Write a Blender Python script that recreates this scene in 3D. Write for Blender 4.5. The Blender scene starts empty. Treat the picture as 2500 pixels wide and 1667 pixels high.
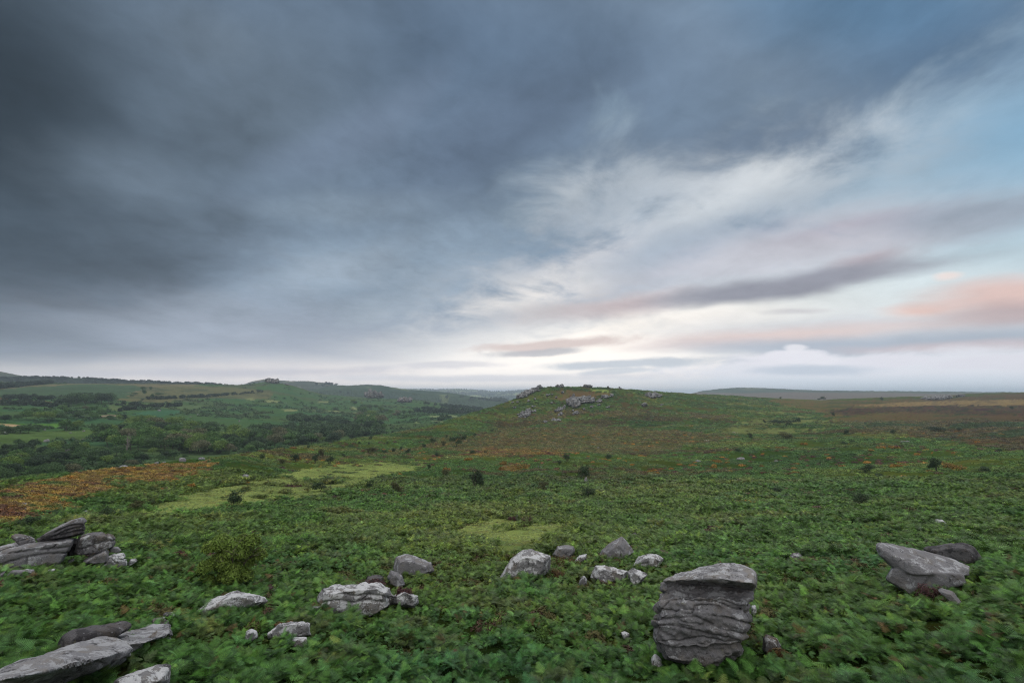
import bpy, bmesh, math, random
import numpy as np
from mathutils import Vector

random.seed(7)
rng = np.random.default_rng(7)
R = math.radians
SC = bpy.context.scene
COL = SC.collection

# ------------------------------------------------------------------ camera
F = 1180.0                       # focal length in units of a 2500 wide frame
PITCH = R(6.05)
CP, SP = math.cos(PITCH), math.sin(PITCH)
cam_d = bpy.data.cameras.new("camera")
cam_d.sensor_width = 36.0
cam_d.lens = 36.0 * F / 2500.0
cam_d.clip_start = 0.1
cam_d.clip_end = 60000.0
cam = bpy.data.objects.new("camera", cam_d)
COL.objects.link(cam)
cam.location = (0, 0, 0)
cam.rotation_euler = (R(90) + PITCH, 0, 0)
SC.camera = cam
SC.render.resolution_x, SC.render.resolution_y = 1024, 682
SC.view_settings.view_transform = 'Standard'
SC.view_settings.look = 'None'
SC.view_settings.exposure = 0.0
SC.view_settings.gamma = 1.0
SC.cycles.use_denoising = True
SC.cycles.denoising_prefilter = 'NONE'
SC.cycles.max_bounces = 5
SC.cycles.diffuse_bounces = 3
SC.cycles.glossy_bounces = 2
SC.cycles.transmission_bounces = 2
SC.cycles.volume_bounces = 0
SC.cycles.filter_width = 1.15
SC.cycles.use_adaptive_sampling = False
SC.cycles.adaptive_threshold = 0.012


def s2l(h, k=1.0):
    h = h.lstrip('#')
    o = []
    for i in (0, 2, 4):
        c = int(h[i:i + 2], 16) / 255.0
        o.append((c / 12.92 if c <= 0.04045 else ((c + 0.055) / 1.055) ** 2.4) * k)
    return (o[0], o[1], o[2], 1.0)


def azel(px, py):
    """bearing and height above the horizon, in degrees, of a point of the sky (frame 2500 wide)"""
    x = (px - 1250.0) / F
    y = (833.5 - py) / F
    d = Vector((x, CP - y * SP, SP + y * CP)).normalized()
    return math.degrees(math.atan2(d.x, d.y)), math.degrees(math.asin(d.z))


# ------------------------------------------------------------------ sky
SUN_AZ, SUN_EL = 14.0, 48.0
world = bpy.data.worlds.new("World")
SC.world = world
world.use_nodes = True
nt = world.node_tree
nt.nodes.clear()


class G:
    """small helper that writes node maths"""
    def __init__(s, tree):
        s.t = tree

    def n(s, typ, **kw):
        nd = s.t.nodes.new(typ)
        for k, v in kw.items():
            setattr(nd, k, v)
        return nd

    def link(s, a, b):
        s.t.links.new(a, b)

    def put(s, sock, v):
        if isinstance(v, bpy.types.NodeSocket):
            s.link(v, sock)
        else:
            sock.default_value = v

    def m(s, op, a, b=0.0, c=None, clamp=False):
        nd = s.n('ShaderNodeMath', operation=op, use_clamp=clamp)
        s.put(nd.inputs[0], a)
        s.put(nd.inputs[1], b)
        if c is not None:
            s.put(nd.inputs[2], c)
        return nd.outputs[0]

    def smooth(s, v, lo, hi, a=0.0, b=1.0):
        nd = s.n('ShaderNodeMapRange', interpolation_type='SMOOTHSTEP')
        s.put(nd.inputs[0], v)
        s.put(nd.inputs[1], lo)
        s.put(nd.inputs[2], hi)
        s.put(nd.inputs[3], a)
        s.put(nd.inputs[4], b)
        return nd.outputs[0]

    def mix(s, f, a, b, blend='MIX'):
        nd = s.n('ShaderNodeMix', data_type='RGBA', blend_type=blend)
        s.put(nd.inputs[0], f)
        s.put(nd.inputs[6], a)
        s.put(nd.inputs[7], b)
        return nd.outputs[2]

    def noise(s, vec, scale, detail=3.0, rough=0.5, dist=0.0, out=0):
        nd = s.n('ShaderNodeTexNoise')
        if vec is not None:
            s.link(vec, nd.inputs['Vector'])
        nd.inputs['Scale'].default_value = scale
        nd.inputs['Detail'].default_value = detail
        nd.inputs['Roughness'].default_value = rough
        nd.inputs['Distortion'].default_value = dist
        return nd.outputs[out]


g = G(nt)
D = g.n('ShaderNodeTexCoord').outputs['Generated']
sep = g.n('ShaderNodeSeparateXYZ')
g.link(D, sep.inputs[0])
dx, dy, dz = sep.outputs
DEG = 180.0 / math.pi
az = g.m('MULTIPLY', g.m('ARCTAN2', dx, dy), DEG)
el = g.m('MULTIPLY', g.m('ARCSINE', dz), DEG)
# a level sheet of cloud overhead: direction divided by its height, wind along one bearing
den = g.m('ADD', g.m('MAXIMUM', dz, 0.0), 0.20)
cu = g.m('DIVIDE', dx, den)
cv = g.m('DIVIDE', dy, den)
cxy = g.n('ShaderNodeCombineXYZ')
g.link(cu, cxy.inputs[0])
g.link(cv, cxy.inputs[1])
mp = g.n('ShaderNodeMapping')
g.link(cxy.outputs[0], mp.inputs[0])
mp.inputs['Rotation'].default_value = (0, 0, R(-30))
mp.inputs['Scale'].default_value = (1.0, 0.95, 1.0)
CL = mp.outputs[0]
nA = g.noise(CL, 1.25, 5.0, 0.50, 0.35)           # big soft masses
nB = g.noise(CL, 3.0, 6.0, 0.58, 0.35)           # smaller rags
nD = g.noise(CL, 13.0, 5.0, 0.6, 0.4)         # fine grain of the rags
warpc = g.noise(CL, 1.3, 3.0, 0.5, out=1)
ws = g.n('ShaderNodeVectorMath', operation='MULTIPLY_ADD')
g.link(warpc, ws.inputs[0])
ws.inputs[1].default_value = (9.0, 4.5, 0)
ws.inputs[2].default_value = (-4.5, -2.25, 0)
pe = g.n('ShaderNodeCombineXYZ')
g.link(az, pe.inputs[0])
g.link(el, pe.inputs[1])
pa = g.n('ShaderNodeVectorMath', operation='ADD')
g.link(pe.outputs[0], pa.inputs[0])
wk = g.n('ShaderNodeVectorMath', operation='SCALE')
g.link(ws.outputs[0], wk.inputs[0])
g.link(g.smooth(el, 1.0, 15.0, 0.14, 1.0), wk.inputs['Scale'])
g.link(wk.outputs[0], pa.inputs[1])
PW = pa.outputs[0]
P0 = pe.outputs[0]
# fine wisps follow the bands: noise in bearing and height
mb = g.n('ShaderNodeMapping')
g.link(PW, mb.inputs[0])
mb.inputs['Rotation'].default_value = (0, 0, R(-12))
mb.inputs['Scale'].default_value = (0.05, 0.26, 1)
nC = g.noise(mb.outputs[0], 1.0, 5.0, 0.55)
me_ = g.n('ShaderNodeMapping')
g.link(P0, me_.inputs[0])
me_.inputs['Scale'].default_value = (0.16, 0.42, 1)
nE = g.noise(me_.outputs[0], 1.0, 6.0, 0.6, 0.3)       # heaped cloud near the horizon
K = 2500.0 / 2352.0


def stroke(col, p, q, b, colour, op=1.0, soft=0.6, n=None, amt=0.0, warp=True):
    """a patch of cloud lying between two bearings"""
    a0 = azel(p[0] * K, p[1] * K)
    a1 = azel(q[0] * K, q[1] * K)
    cx, cy = (a0[0] + a1[0]) / 2, (a0[1] + a1[1]) / 2
    ln = max(math.hypot(a1[0] - a0[0], a1[1] - a0[1]) / 2, 0.1)
    bb = b * K / F * DEG * 0.86
    ang = math.atan2(a1[1] - a0[1], a1[0] - a0[0])
    md = g.n('ShaderNodeMapping', vector_type='TEXTURE')
    g.link(PW if warp else P0, md.inputs[0])
    md.inputs['Location'].default_value = (cx, cy, 0)
    md.inputs['Rotation'].default_value = (0, 0, ang)
    md.inputs['Scale'].default_value = (ln + bb * 0.6, bb, 1)
    le = g.n('ShaderNodeVectorMath', operation='LENGTH')
    g.link(md.outputs[0], le.inputs[0])
    v = le.outputs['Value']
    if n is not None:
        v = g.m('MULTIPLY_ADD', n, amt, g.m('SUBTRACT', v, amt * 0.5))
    f = g.smooth(v, 1.0 + soft, max(1.0 - soft, 0.0), 0.0, op)
    c = s2l(colour) if isinstance(colour, str) else colour
    return g.mix(f, col, c)


def above(p, q):
    """height in degrees above the line through two points of the sky"""
    a0 = azel(p[0] * K, p[1] * K)
    a1 = azel(q[0] * K, q[1] * K)
    ex, ey = a1[0] - a0[0], a1[1] - a0[1]
    L = math.hypot(ex, ey)
    nx, ny = -ey / L, ex / L
    dt = g.n('ShaderNodeVectorMath', operation='DOT_PRODUCT')
    g.link(PW, dt.inputs[0])
    dt.inputs[1].default_value = (nx, ny, 0)
    return g.m('SUBTRACT', dt.outputs['Value'], nx * a0[0] + ny * a0[1])


sky = g.n('ShaderNodeTexSky', sky_type='NISHITA')
sky.sun_disc = False
sky.sun_elevation = R(SUN_EL)
sky.sun_rotation = R(SUN_AZ)
sky.altitude = 350
nish = g.n('ShaderNodeVectorMath', operation='SCALE')
g.link(sky.outputs[0], nish.inputs[0])
nish.inputs['Scale'].default_value = 0.09
c = nish.outputs[0]
# open sky and thin veils
c = stroke(c, (900, 330), (3000, 330), 420, '#A3BFD2', 1.0, 0.5)
c = stroke(c, (2050, 420), (2700, 200), 110, '#86AFCC', 0.9, 0.8)
c = stroke(c, (1500, 560), (2600, 520), 110, '#B9CEDA', 0.9, 0.8)
c = stroke(c, (1500, 690), (2600, 640), 70, '#D0E1E7', 0.9, 0.8)
c = stroke(c, (-800, 890), (3200, 890), 130, '#E9DFDA', 1.0, 0.5)
c = stroke(c, (900, 790), (1950, 735), 95, '#F6F3EF', 1.0, 0.8)
c = stroke(c, (1000, 800), (1620, 745), 74, (1.08, 1.01, 0.93, 1), 1.0, 0.8)
# white and lavender cloud of the middle right
c = stroke(c, (1150, 430), (1750, 340), 110, '#A9B7C6', 0.95, 0.8, nB, 0.8)
c = stroke(c, (1000, 700), (1950, 330), 150, '#B4C1CE', 1.0, 0.6, nB, 1.0)
c = stroke(c, (1350, 520), (1750, 400), 86, '#E2E7EB', 1.0, 0.95, nB, 2.4)
c = stroke(c, (1450, 460), (1700, 415), 26, '#E0E6EC', 0.8, 0.9, nB, 1.6)
c = stroke(c, (1180, 620), (1500, 500), 60, '#AAB7C6', 0.8, 0.9, nB, 2.0)
c = stroke(c, (1150, 640), (2050, 500), 75, '#BFC1CC', 0.85, 0.7, nC, 1.5)
c = stroke(c, (1060, 715), (1330, 600), 78, '#F3EFEC', 1.0, 0.95, nB, 2.2)
c = stroke(c, (1180, 545), (1290, 505), 26, '#D6DCE4', 0.6, 0.95, nB, 3.4)
c = stroke(c, (1210, 600), (1420, 560), 24, '#DADBE1', 0.7, 0.9, nB, 2.4)
c = stroke(c, (1150, 735), (1400, 690), 30, '#C7C3C6', 0.8, 0.8, nB, 1.8)
c = stroke(c, (1850, 560), (2180, 495), 30, '#B3AEBB', 0.9, 0.7, nC, 1.6)
c = stroke(c, (2080, 520), (2420, 445), 36, '#9BA7B6', 0.9, 0.7, nC, 1.6)
c = stroke(c, (1560, 640), (2080, 560), 40, '#C6C7D0', 0.8, 0.8, nC, 1.5)
c = stroke(c, (1740, 530), (1810, 508), 14, '#A9AFBE', 0.7, 0.9, nB, 1.5)
c = stroke(c, (1330, 715), (1560, 685), 26, '#C9B8B9', 0.9, 0.8, nC, 1.2)
c = stroke(c, (1900, 640), (2060, 590), 24, '#B5AAB2', 0.9, 0.8, nB, 1.2)
c = stroke(c, (1480, 700), (2120, 612), 24, '#9799A5', 1.0, 0.6, nC, 1.0)
c = stroke(c, (1760, 722), (1900, 716), 8, '#D3D1D4', 0.8, 0.7, nC, 1.2)
c = stroke(c, (2160, 640), (2210, 637), 7, '#F2E2DC', 0.8, 0.7, nC, 1.0)
c = stroke(c, (1080, 630), (1460, 430), 44, '#A0AFBF', 0.6, 0.95, nB, 3.0)
c = stroke(c, (1400, 600), (1800, 470), 34, '#A3B2C2', 0.7, 0.95, nB, 3.0)
# low bank on the right
c = stroke(c, (1650, 775), (2600, 760), 42, '#C9CDD4', 0.9, 0.7, nC, 1.3)
c = stroke(c, (2170, 700), (2700, 660), 33, '#DEC2BB', 1.0, 0.7, nC, 1.6)
c = stroke(c, (2050, 722), (2200, 712), 14, '#E4C4BA', 0.9, 0.8, nC, 1.4)
c = stroke(c, (2150, 738), (2700, 705), 22, '#B3A3A6', 0.85, 0.8, nC, 1.6)
c = stroke(c, (1530, 792), (2080, 752), 17, '#DCCAC6', 0.95, 0.8, nC, 1.5)
c = stroke(c, (1640, 802), (2400, 774), 18, '#A6B0BE', 0.9, 0.8, nC, 1.6)
c = stroke(c, (2050, 806), (2700, 778), 26, '#A2ACB9', 0.85, 0.8, nC, 1.8)
c = stroke(c, (2000, 800), (2500, 792), 9, '#CDB9BA', 0.6, 0.8, nC, 1.6)
c = stroke(c, (1560, 856), (2700, 842), 40, '#D8D9E0', 1.0, 0.35, nE, 1.3)
c = stroke(c, (1690, 826), (1960, 820), 17, '#DEDDE4', 1.0, 0.3, nE, 1.4)
c = stroke(c, (1750, 815), (1900, 812), 11, '#DFDEE5', 0.95, 0.3, nE, 2.4)
c = stroke(c, (1800, 800), (1845, 799), 8, '#E0DFE5', 0.9, 0.35, nE, 2.2)
c = stroke(c, (1920, 830), (2120, 824), 15, '#D8D7DF', 0.9, 0.3, nE, 1.5)
c = stroke(c, (2150, 836), (2500, 830), 14, '#D6D5DD', 0.9, 0.3, nE, 1.5)
c = stroke(c, (1740, 852), (2000, 848), 13, '#B6BFCC', 0.85, 0.5, nE, 1.6)
c = stroke(c, (1280, 840), (1640, 828), 13, '#BAC1CA', 0.9, 0.45, nE, 1.8)
c = stroke(c, (1340, 858), (1500, 850), 7, '#BFC5CD', 0.8, 0.45, nE, 1.5)
c = stroke(c, (1110, 800), (1430, 778), 13, '#DACAC5', 0.95, 0.45, nE, 1.7)
c = stroke(c, (1130, 812), (1330, 800), 9, '#BDBCC0', 0.9, 0.45, nE, 1.7)
c = stroke(c, (600, 868), (1500, 864), 9, '#C9C9D0', 0.7, 0.6, nE, 1.8)
c = stroke(c, (880, 842), (1150, 834), 8, '#CFCDD2', 0.7, 0.6, nE, 1.8)
c = stroke(c, (100, 858), (900, 852), 10, '#B9B8C2', 0.7, 0.8, nE, 1.6)
c = stroke(c, (1500, 880), (2700, 880), 14, '#C9D1DB', 0.8, 0.8, nC, 1.0)
# the dark deck that covers the left and the top
d1 = above((965, 800), (1430, 455))
d2 = g.m('MINIMUM', above((1300, 450), (1900, 410)), above((1850, 430), (2352, 190)))
d3 = above((-200, 862), (980, 826))
dd = g.m('MINIMUM', g.m('MAXIMUM', d1, d2), g.m('MULTIPLY', d3, 4.0))
hi = g.smooth(el, 1.0, 16.0, 0.12, 1.0)
dd = g.m('ADD', dd, g.m('MULTIPLY', hi, g.m('MULTIPLY_ADD', nA, 15.0, -7.5)))
dd = g.m('ADD', dd, g.m('MULTIPLY', hi, g.m('MULTIPLY_ADD', nB, 34.0, -17.0)))
dd = g.m('ADD', dd, g.m('MULTIPLY_ADD', nC, 2.4, -1.2))
fdeck = g.smooth(dd, -6.5, 8.5)
k = s2l('#778A9E')
k = stroke(k, (-300, 860), (1000, 800), 84, '#A9AEBA', 1.0, 0.9)
k = stroke(k, (-300, 760), (950, 700), 90, '#9BA5B4', 1.0, 0.95, nB, 1.6)
k = stroke(k, (600, 640), (1150, 560), 90, '#8A9CAE', 0.9, 0.9, nA, 1.0)
k = stroke(k, (650, 640), (860, 590), 44, '#A2B0BF', 0.6, 0.95, nB, 3.4)
k = stroke(k, (850, 720), (1100, 620), 50, '#A0AEBD', 0.8, 0.9, nB, 1.8)
k = stroke(k, (600, 480), (1000, 450), 30, '#93A5B6', 0.6, 0.9, nB, 2.4)
k = stroke(k, (-100, 580), (500, 590), 62, '#5F6C7A', 0.8, 0.9, nA, 1.0)
k = stroke(k, (500, -150), (1600, 150), 190, '#5C7087', 0.95, 0.9, nA, 1.0)
k = stroke(k, (900, 380), (1350, 230), 90, '#5F7086', 0.85, 0.9, nA, 1.3)
k = stroke(k, (300, 400), (760, 130), 150, '#576573', 0.9, 0.9, nA, 1.2)
k = stroke(k, (-100, -100), (-40, 520), 260, '#333F4A', 1.0, 0.9, nA, 0.8)
k = stroke(k, (180, 400), (420, 470), 60, '#6C7C8C', 0.7, 0.9, nB, 2.0)
k = stroke(k, (640, 400), (980, 210), 40, '#76879E', 0.6, 0.9, nB, 2.0)
k = stroke(k, (400, 60), (560, 100), 40, '#62707E', 0.6, 0.9, nB, 2.0)
k = stroke(k, (1180, 400), (1560, 180), 60, '#7B90A8', 0.7, 0.9, nB, 2.0)
k = stroke(k, (1780, -60), (2500, 60), 110, '#587A99', 0.9, 0.9, nA, 1.2)
k = stroke(k, (1480, 380), (2350, 230), 60, '#68798E', 0.85, 0.9, nA, 1.0)
k = stroke(k, (2000, 180), (2500, 40), 55, '#506882', 0.8, 0.9, nA, 1.0)
k = stroke(k, (2050, 330), (2500, 250), 50, '#82A4C0', 0.6, 0.9, nB, 1.6)
c = g.mix(fdeck, c, k)
# light and dark rags all over
rag = g.m('ADD', g.m('MULTIPLY_ADD', nA, 0.95, 0.54), g.m('ADD', g.m('MULTIPLY_ADD', nB, 0.80, -0.40), g.m('MULTIPLY_ADD', nD, 0.30, -0.15)))
gl = g.n('ShaderNodeVectorMath', operation='SCALE')
g.link(c, gl.inputs[0])
g.link(g.smooth(el, 9.0, 0.3, 1.0, 1.30), gl.inputs['Scale'])
c = gl.outputs[0]
rg = g.n('ShaderNodeVectorMath', operation='SCALE')
g.link(c, rg.inputs[0])
dk_ = g.m('MULTIPLY_ADD', fdeck, 0.50, 0.55)
g.link(g.m('MULTIPLY_ADD', g.m('MULTIPLY', g.m('SUBTRACT', rag, 1.0), dk_), g.smooth(el, 0.0, 16.0, 0.12, 1.0), 1.0), rg.inputs['Scale'])
c = rg.outputs[0]
# unseen bright sky added overhead and behind the photographer to light the moor
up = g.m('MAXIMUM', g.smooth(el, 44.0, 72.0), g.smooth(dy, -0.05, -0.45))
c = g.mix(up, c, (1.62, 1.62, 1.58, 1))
# below the horizon: the colour of distant ground
c = g.mix(g.smooth(el, -0.5, -3.0), c, (0.10, 0.12, 0.12, 1))
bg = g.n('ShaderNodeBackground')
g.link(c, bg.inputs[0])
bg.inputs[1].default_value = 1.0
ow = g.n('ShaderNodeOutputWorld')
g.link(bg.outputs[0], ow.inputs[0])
world.cycles.sampling_method = 'MANUAL'
world.cycles.sample_map_resolution = 512

sun_d = bpy.data.lights.new("sun", 'SUN')
sun_d.energy = 1.2
sun_d.angle = R(25)
sun_d.color = (1.0, 0.96, 0.92)
sun = bpy.data.objects.new("sun", sun_d)
COL.objects.link(sun)
sdir = Vector((math.sin(R(SUN_AZ)) * math.cos(R(SUN_EL)), math.cos(R(SUN_AZ)) * math.cos(R(SUN_EL)), math.sin(R(SUN_EL))))
sun.rotation_euler = sdir.to_track_quat('Z', 'Y').to_euler()


# ------------------------------------------------------------------ numpy noise
def _h(ix, iy, iz, seed):
    n = (ix * 374761393 + iy * 668265263 + iz * 2147483647 + seed * 1274126177) & 0xffffffff
    n = ((n ^ (n >> 13)) * 1274126177) & 0xffffffff
    n = (n ^ (n >> 16)) & 0xffffffff
    return n / 4294967295.0


def vn(x, y, z=None, seed=0):
    x = np.asarray(x, float)
    y = np.asarray(y, float)
    ix, iy = np.floor(x).astype(np.int64), np.floor(y).astype(np.int64)
    fx, fy = x - ix, y - iy
    fx = fx * fx * (3 - 2 * fx)
    fy = fy * fy * (3 - 2 * fy)
    if z is None:
        a = _h(ix, iy, 0, seed) * (1 - fx) + _h(ix + 1, iy, 0, seed) * fx
        b = _h(ix, iy + 1, 0, seed) * (1 - fx) + _h(ix + 1, iy + 1, 0, seed) * fx
        return a * (1 - fy) + b * fy
    z = np.asarray(z, float)
    iz = np.floor(z).astype(np.int64)
    fz = z - iz
    fz = fz * fz * (3 - 2 * fz)
    o = 0
    for dz_ in (0, 1):
        a = _h(ix, iy, iz + dz_, seed) * (1 - fx) + _h(ix + 1, iy, iz + dz_, seed) * fx
        b = _h(ix, iy + 1, iz + dz_, seed) * (1 - fx) + _h(ix + 1, iy + 1, iz + dz_, seed) * fx
        v = a * (1 - fy) + b * fy
        o = o + v * (fz if dz_ else 1 - fz)
    return o


def fbm(x, y, z=None, oct=4, seed=0, rough=0.5):
    """fractal noise, about -1 .. 1"""
    t, a, n = 0, 1.0, 0
    for i in range(oct):
        t = t + a * (vn(x, y, z, seed + i * 17) * 2 - 1)
        n += a
        a *= rough
        x, y = (x * 1.62 + y * 1.18) + 3.1, (y * 1.62 - x * 1.18) + 7.7
        if z is not None:
            z = z * 2.0 + 1.3
    return t / n * 1.5


def sst(v, a, b):
    t = np.clip((v - a) / (b - a), 0, 1)
    return t * t * (3 - 2 * t)


def ray(px, py):
    x = (np.asarray(px, float) - 1250.0) / F
    y = (833.5 - np.asarray(py, float)) / F
    return x, CP - y * SP, SP + y * CP


def at_range(px, py, r):
    """the point seen at (px, py) whose level distance is r"""
    x, y, z = ray(px, py)
    s = r / np.hypot(x, y)
    return x * s, y * s, z * s


def project(X, Y, Z):
    yc = Y * CP + Z * SP
    zc = -Y * SP + Z * CP
    return 1250.0 + F * X / yc, 833.5 - F * zc / yc


def pip(px, py, poly):
    inside = np.zeros(px.shape, bool)
    n = len(poly)
    for i in range(n):
        x0, y0 = poly[i]
        x1, y1 = poly[(i + 1) % n]
        if y0 == y1:
            continue
        cnd = ((y0 > py) != (y1 > py)) & (px < (x1 - x0) * (py - y0) / (y1 - y0) + x0)
        inside ^= cnd
    return inside


def pl(pts, x):
    return np.interp(x, [p[0] for p in pts], [p[1] for p in pts])


def setp(o, label=None, cat=None, group=None, kind=None):
    if label:
        o['label'] = label
    if cat:
        o['category'] = cat
    if group:
        o['group'] = group
    if kind:
        o['kind'] = kind
    return o


def np_mesh(name, V, Fc, mat=None, smooth=True):
    """mesh from a vertex array and an array of faces of one size"""
    V = np.ascontiguousarray(V, np.float32)
    Fc = np.ascontiguousarray(Fc, np.int32)
    me = bpy.data.meshes.new(name)
    me.vertices.add(len(V))
    me.vertices.foreach_set('co', V.ravel())
    k_ = Fc.shape[1]
    me.loops.add(Fc.size)
    me.loops.foreach_set('vertex_index', Fc.ravel())
    me.polygons.add(len(Fc))
    me.polygons.foreach_set('loop_start', np.arange(0, Fc.size, k_, dtype=np.int32))
    me.polygons.foreach_set('loop_total', np.full(len(Fc), k_, np.int32))
    me.polygons.foreach_set('use_smooth', np.full(len(Fc), smooth, bool))
    me.update(calc_edges=True)
    if mat:
        me.materials.append(mat)
    return me


def link(name, me, parent=None):
    o = bpy.data.objects.new(name, me)
    COL.objects.link(o)
    if parent:
        o.parent = parent
    return o


def vcol(me, rgb, name='Col'):
    a = me.color_attributes.new(name, 'FLOAT_COLOR', 'POINT')
    d = np.ones((len(me.vertices), 4), np.float32)
    d[:, :3] = rgb
    a.data.foreach_set('color', d.ravel())


class Sheet:
    """a piece of land: for each bearing a run of heights out to its skyline and down behind it"""
    def __init__(s, x0, x1, step, ns, cols, sky, re, r0, amp=0.005, seed=1, tail=0.1, wave=40.0, smooth=30, skyrough=0.0008):
        s.x0, s.step = x0, step
        px = np.arange(x0, x1 + step, step).astype(float)
        nx = len(px)
        s.nx, s.ns = nx, ns
        sv = np.linspace(0, 1, ns)
        s.sv = sv
        E = 0.88
        rE = pl(re, px)[:, None]
        r00 = pl(r0, px)[:, None] if isinstance(r0, list) else float(r0)
        t = np.clip(sv / E, 0, None)[None, :]
        Rr = np.where(t <= 1, r00 * (rE / r00) ** np.minimum(t, 1), rE * (1 + (t - 1) * 2.2))
        ck = sorted(cols)
        Q = []
        for c_ in ck:                      # row seen, as a function of log distance, in each key column
            pts = cols[c_]
            rec = float(pl(re, c_))
            rr = rE * 0 + rec
            r0c = float(pl(r0, c_)) if isinstance(r0, list) else float(r0)
            rs = r0c * (rec / r0c) ** np.minimum(sv / E, 1)
            lr = [math.log(p[0]) for p in pts]
            # work in tangent of elevation so that near rows stay well shaped
            hs = []
            for (r_, y_) in pts:
                X_, Y_, Z_ = at_range(c_, y_, r_)
                hs.append(Z_)
            h = np.interp(np.log(rs), lr, hs)
            Q.append(h)
        Q = np.array(Q)
        H = np.empty((nx, ns))
        for j in range(ns):
            H[:, j] = np.interp(px, ck, Q[:, j])
        kk = max(int(smooth / step * 4), 1)
        ker = np.ones(kk) / kk
        for _ in range(2):
            Hp = np.pad(H, ((kk, kk), (0, 0)), mode='edge')
            for j in range(ns):
                H[:, j] = np.convolve(Hp[:, j], ker, 'same')[kk:-kk]
        k2 = max(ns // 40, 1)
        ker2 = np.ones(k2) / k2
        jE = int(round(E * (ns - 1)))
        Hn = np.pad(H, ((0, 0), (k2, k2)), mode='edge')
        for i in range(nx):
            H[i] = np.convolve(Hn[i], ker2, 'same')[k2:-k2]
        # skyline heights exactly
        ye = pl(sky, px)
        Xe, Ye, Ze = at_range(px, ye, rE[:, 0])
        Ze = Ze + fbm(Xe / 14.0, Ye / 14.0, oct=4, seed=seed + 5) * skyrough * rE[:, 0]
        dlt = (Ze - H[:, jE])[:, None]
        w = np.clip(t, 0, 1) ** 7
        H = H + dlt * w
        drop = np.clip(t - 1, 0, None) * rE * tail * 10 * 0.5
        H = np.where(t > 1, Ze[:, None] - drop, H)
        # level bearing of each column: keep columns in the upright plane through x' (py changes bearing a little)
        yp = H / Rr
        # solve direction with given column px and slope H/Rr
        xq = ((px - 1250.0) / F)[:, None]
        # z = SP + y*CP ; fwd = CP - y*SP ; slope = z / sqrt(x^2 + fwd^2)
        y = np.zeros_like(H)
        for _ in range(12):
            fw = CP - y * SP
            y = (yp * np.sqrt(xq ** 2 + fw ** 2) - SP) / CP
        fw = CP - y * SP
        n_ = np.sqrt(xq ** 2 + fw ** 2)
        s.X = xq / n_ * Rr
        s.Y = fw / n_ * Rr
        fade = np.clip((Rr - 9.0) / 12.0, 0.0, 1.0)
        bump = fbm(s.X / wave, s.Y / wave, oct=5, seed=seed) * amp * Rr * (1 - np.clip(t, 0, 1) ** 5) * fade
        s.Z = H + bump
        s.R = Rr
        s.px = px
        s.PX, s.PY = project(s.X, s.Y, s.Z)
        s.jE = jE

    def at(s, px, py):
        """point of the land seen at (px, py)"""
        u = (px - s.x0) / s.step
        i = int(min(max(u, 0), s.nx - 2))
        f = u - i
        col = s.PY[i] * (1 - f) + s.PY[i + 1] * f
        j = np.argmax(col[:s.jE + 1] <= py)
        if col[j] > py:
            j = s.jE
        j = max(j, 1)
        w = (col[j - 1] - py) / max(col[j - 1] - col[j], 1e-6)
        w = min(max(w, 0), 1)
        o = []
        for A in (s.X, s.Y, s.Z, s.R):
            a = A[i] * (1 - f) + A[i + 1] * f
            o.append(float(a[j - 1] * (1 - w) + a[j] * w))
        return o

    def build(s, name, mat, colour, label=None):
        nx, ns = s.nx, s.ns
        V = np.stack([s.X, s.Y, s.Z], -1).reshape(-1, 3)
        a = (np.arange(nx - 1)[:, None] * ns + np.arange(ns - 1)[None, :]).ravel()
        Fc = np.stack([a, a + ns, a + ns + 1, a + 1], 1)
        me = np_mesh(name, V, Fc, mat)
        vcol(me, colour.reshape(-1, 3))
        o = link(name, me)
        o['kind'] = 'structure'
        return o

    def scatter(s, dens, rmin, rmax, pxmin, pxmax, seed=0):
        """points spread with dens(r) per square metre"""
        rg_ = np.random.default_rng(seed)
        X, Y, Z = s.X[:, :s.jE + 2], s.Y[:, :s.jE + 2], s.Z[:, :s.jE + 2]
        ax, ay = X[1:, :-1] - X[:-1, :-1], Y[1:, :-1] - Y[:-1, :-1]
        bx, by = X[:-1, 1:] - X[:-1, :-1], Y[:-1, 1:] - Y[:-1, :-1]
        area = np.abs(ax * by - ay * bx)
        rc = s.R[:-1, :s.jE + 1]
        rc = np.broadcast_to(rc, area.shape)
        pc = s.px[:-1, None] + 0 * rc
        e = area * dens(rc) * ((rc > rmin) & (rc < rmax) & (pc > pxmin) & (pc < pxmax))
        cnt = rg_.poisson(e)
        i, j = np.nonzero(cnt)
        k_ = cnt[i, j]
        i, j = np.repeat(i, k_), np.repeat(j, k_)
        u, v = rg_.random(len(i)), rg_.random(len(i))
        out = []
        for A in (X, Y, Z):
            out.append((A[i, j] * (1 - u) + A[i + 1, j] * u) * (1 - v) + (A[i, j + 1] * (1 - u) + A[i + 1, j + 1] * u) * v)
        return out


# ------------------------------------------------------------------ the moor, the near sheet
def prof(extra):
    base = [(1.5, 3300), (5, 2500), (8, 2000), (11, 1770), (13, 1667), (15, 1600), (20, 1497), (30, 1394), (50, 1302), (80, 1234), (130, 1173), (200, 1123), (300, 1079), (400, 1049)]
    return base + extra


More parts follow.
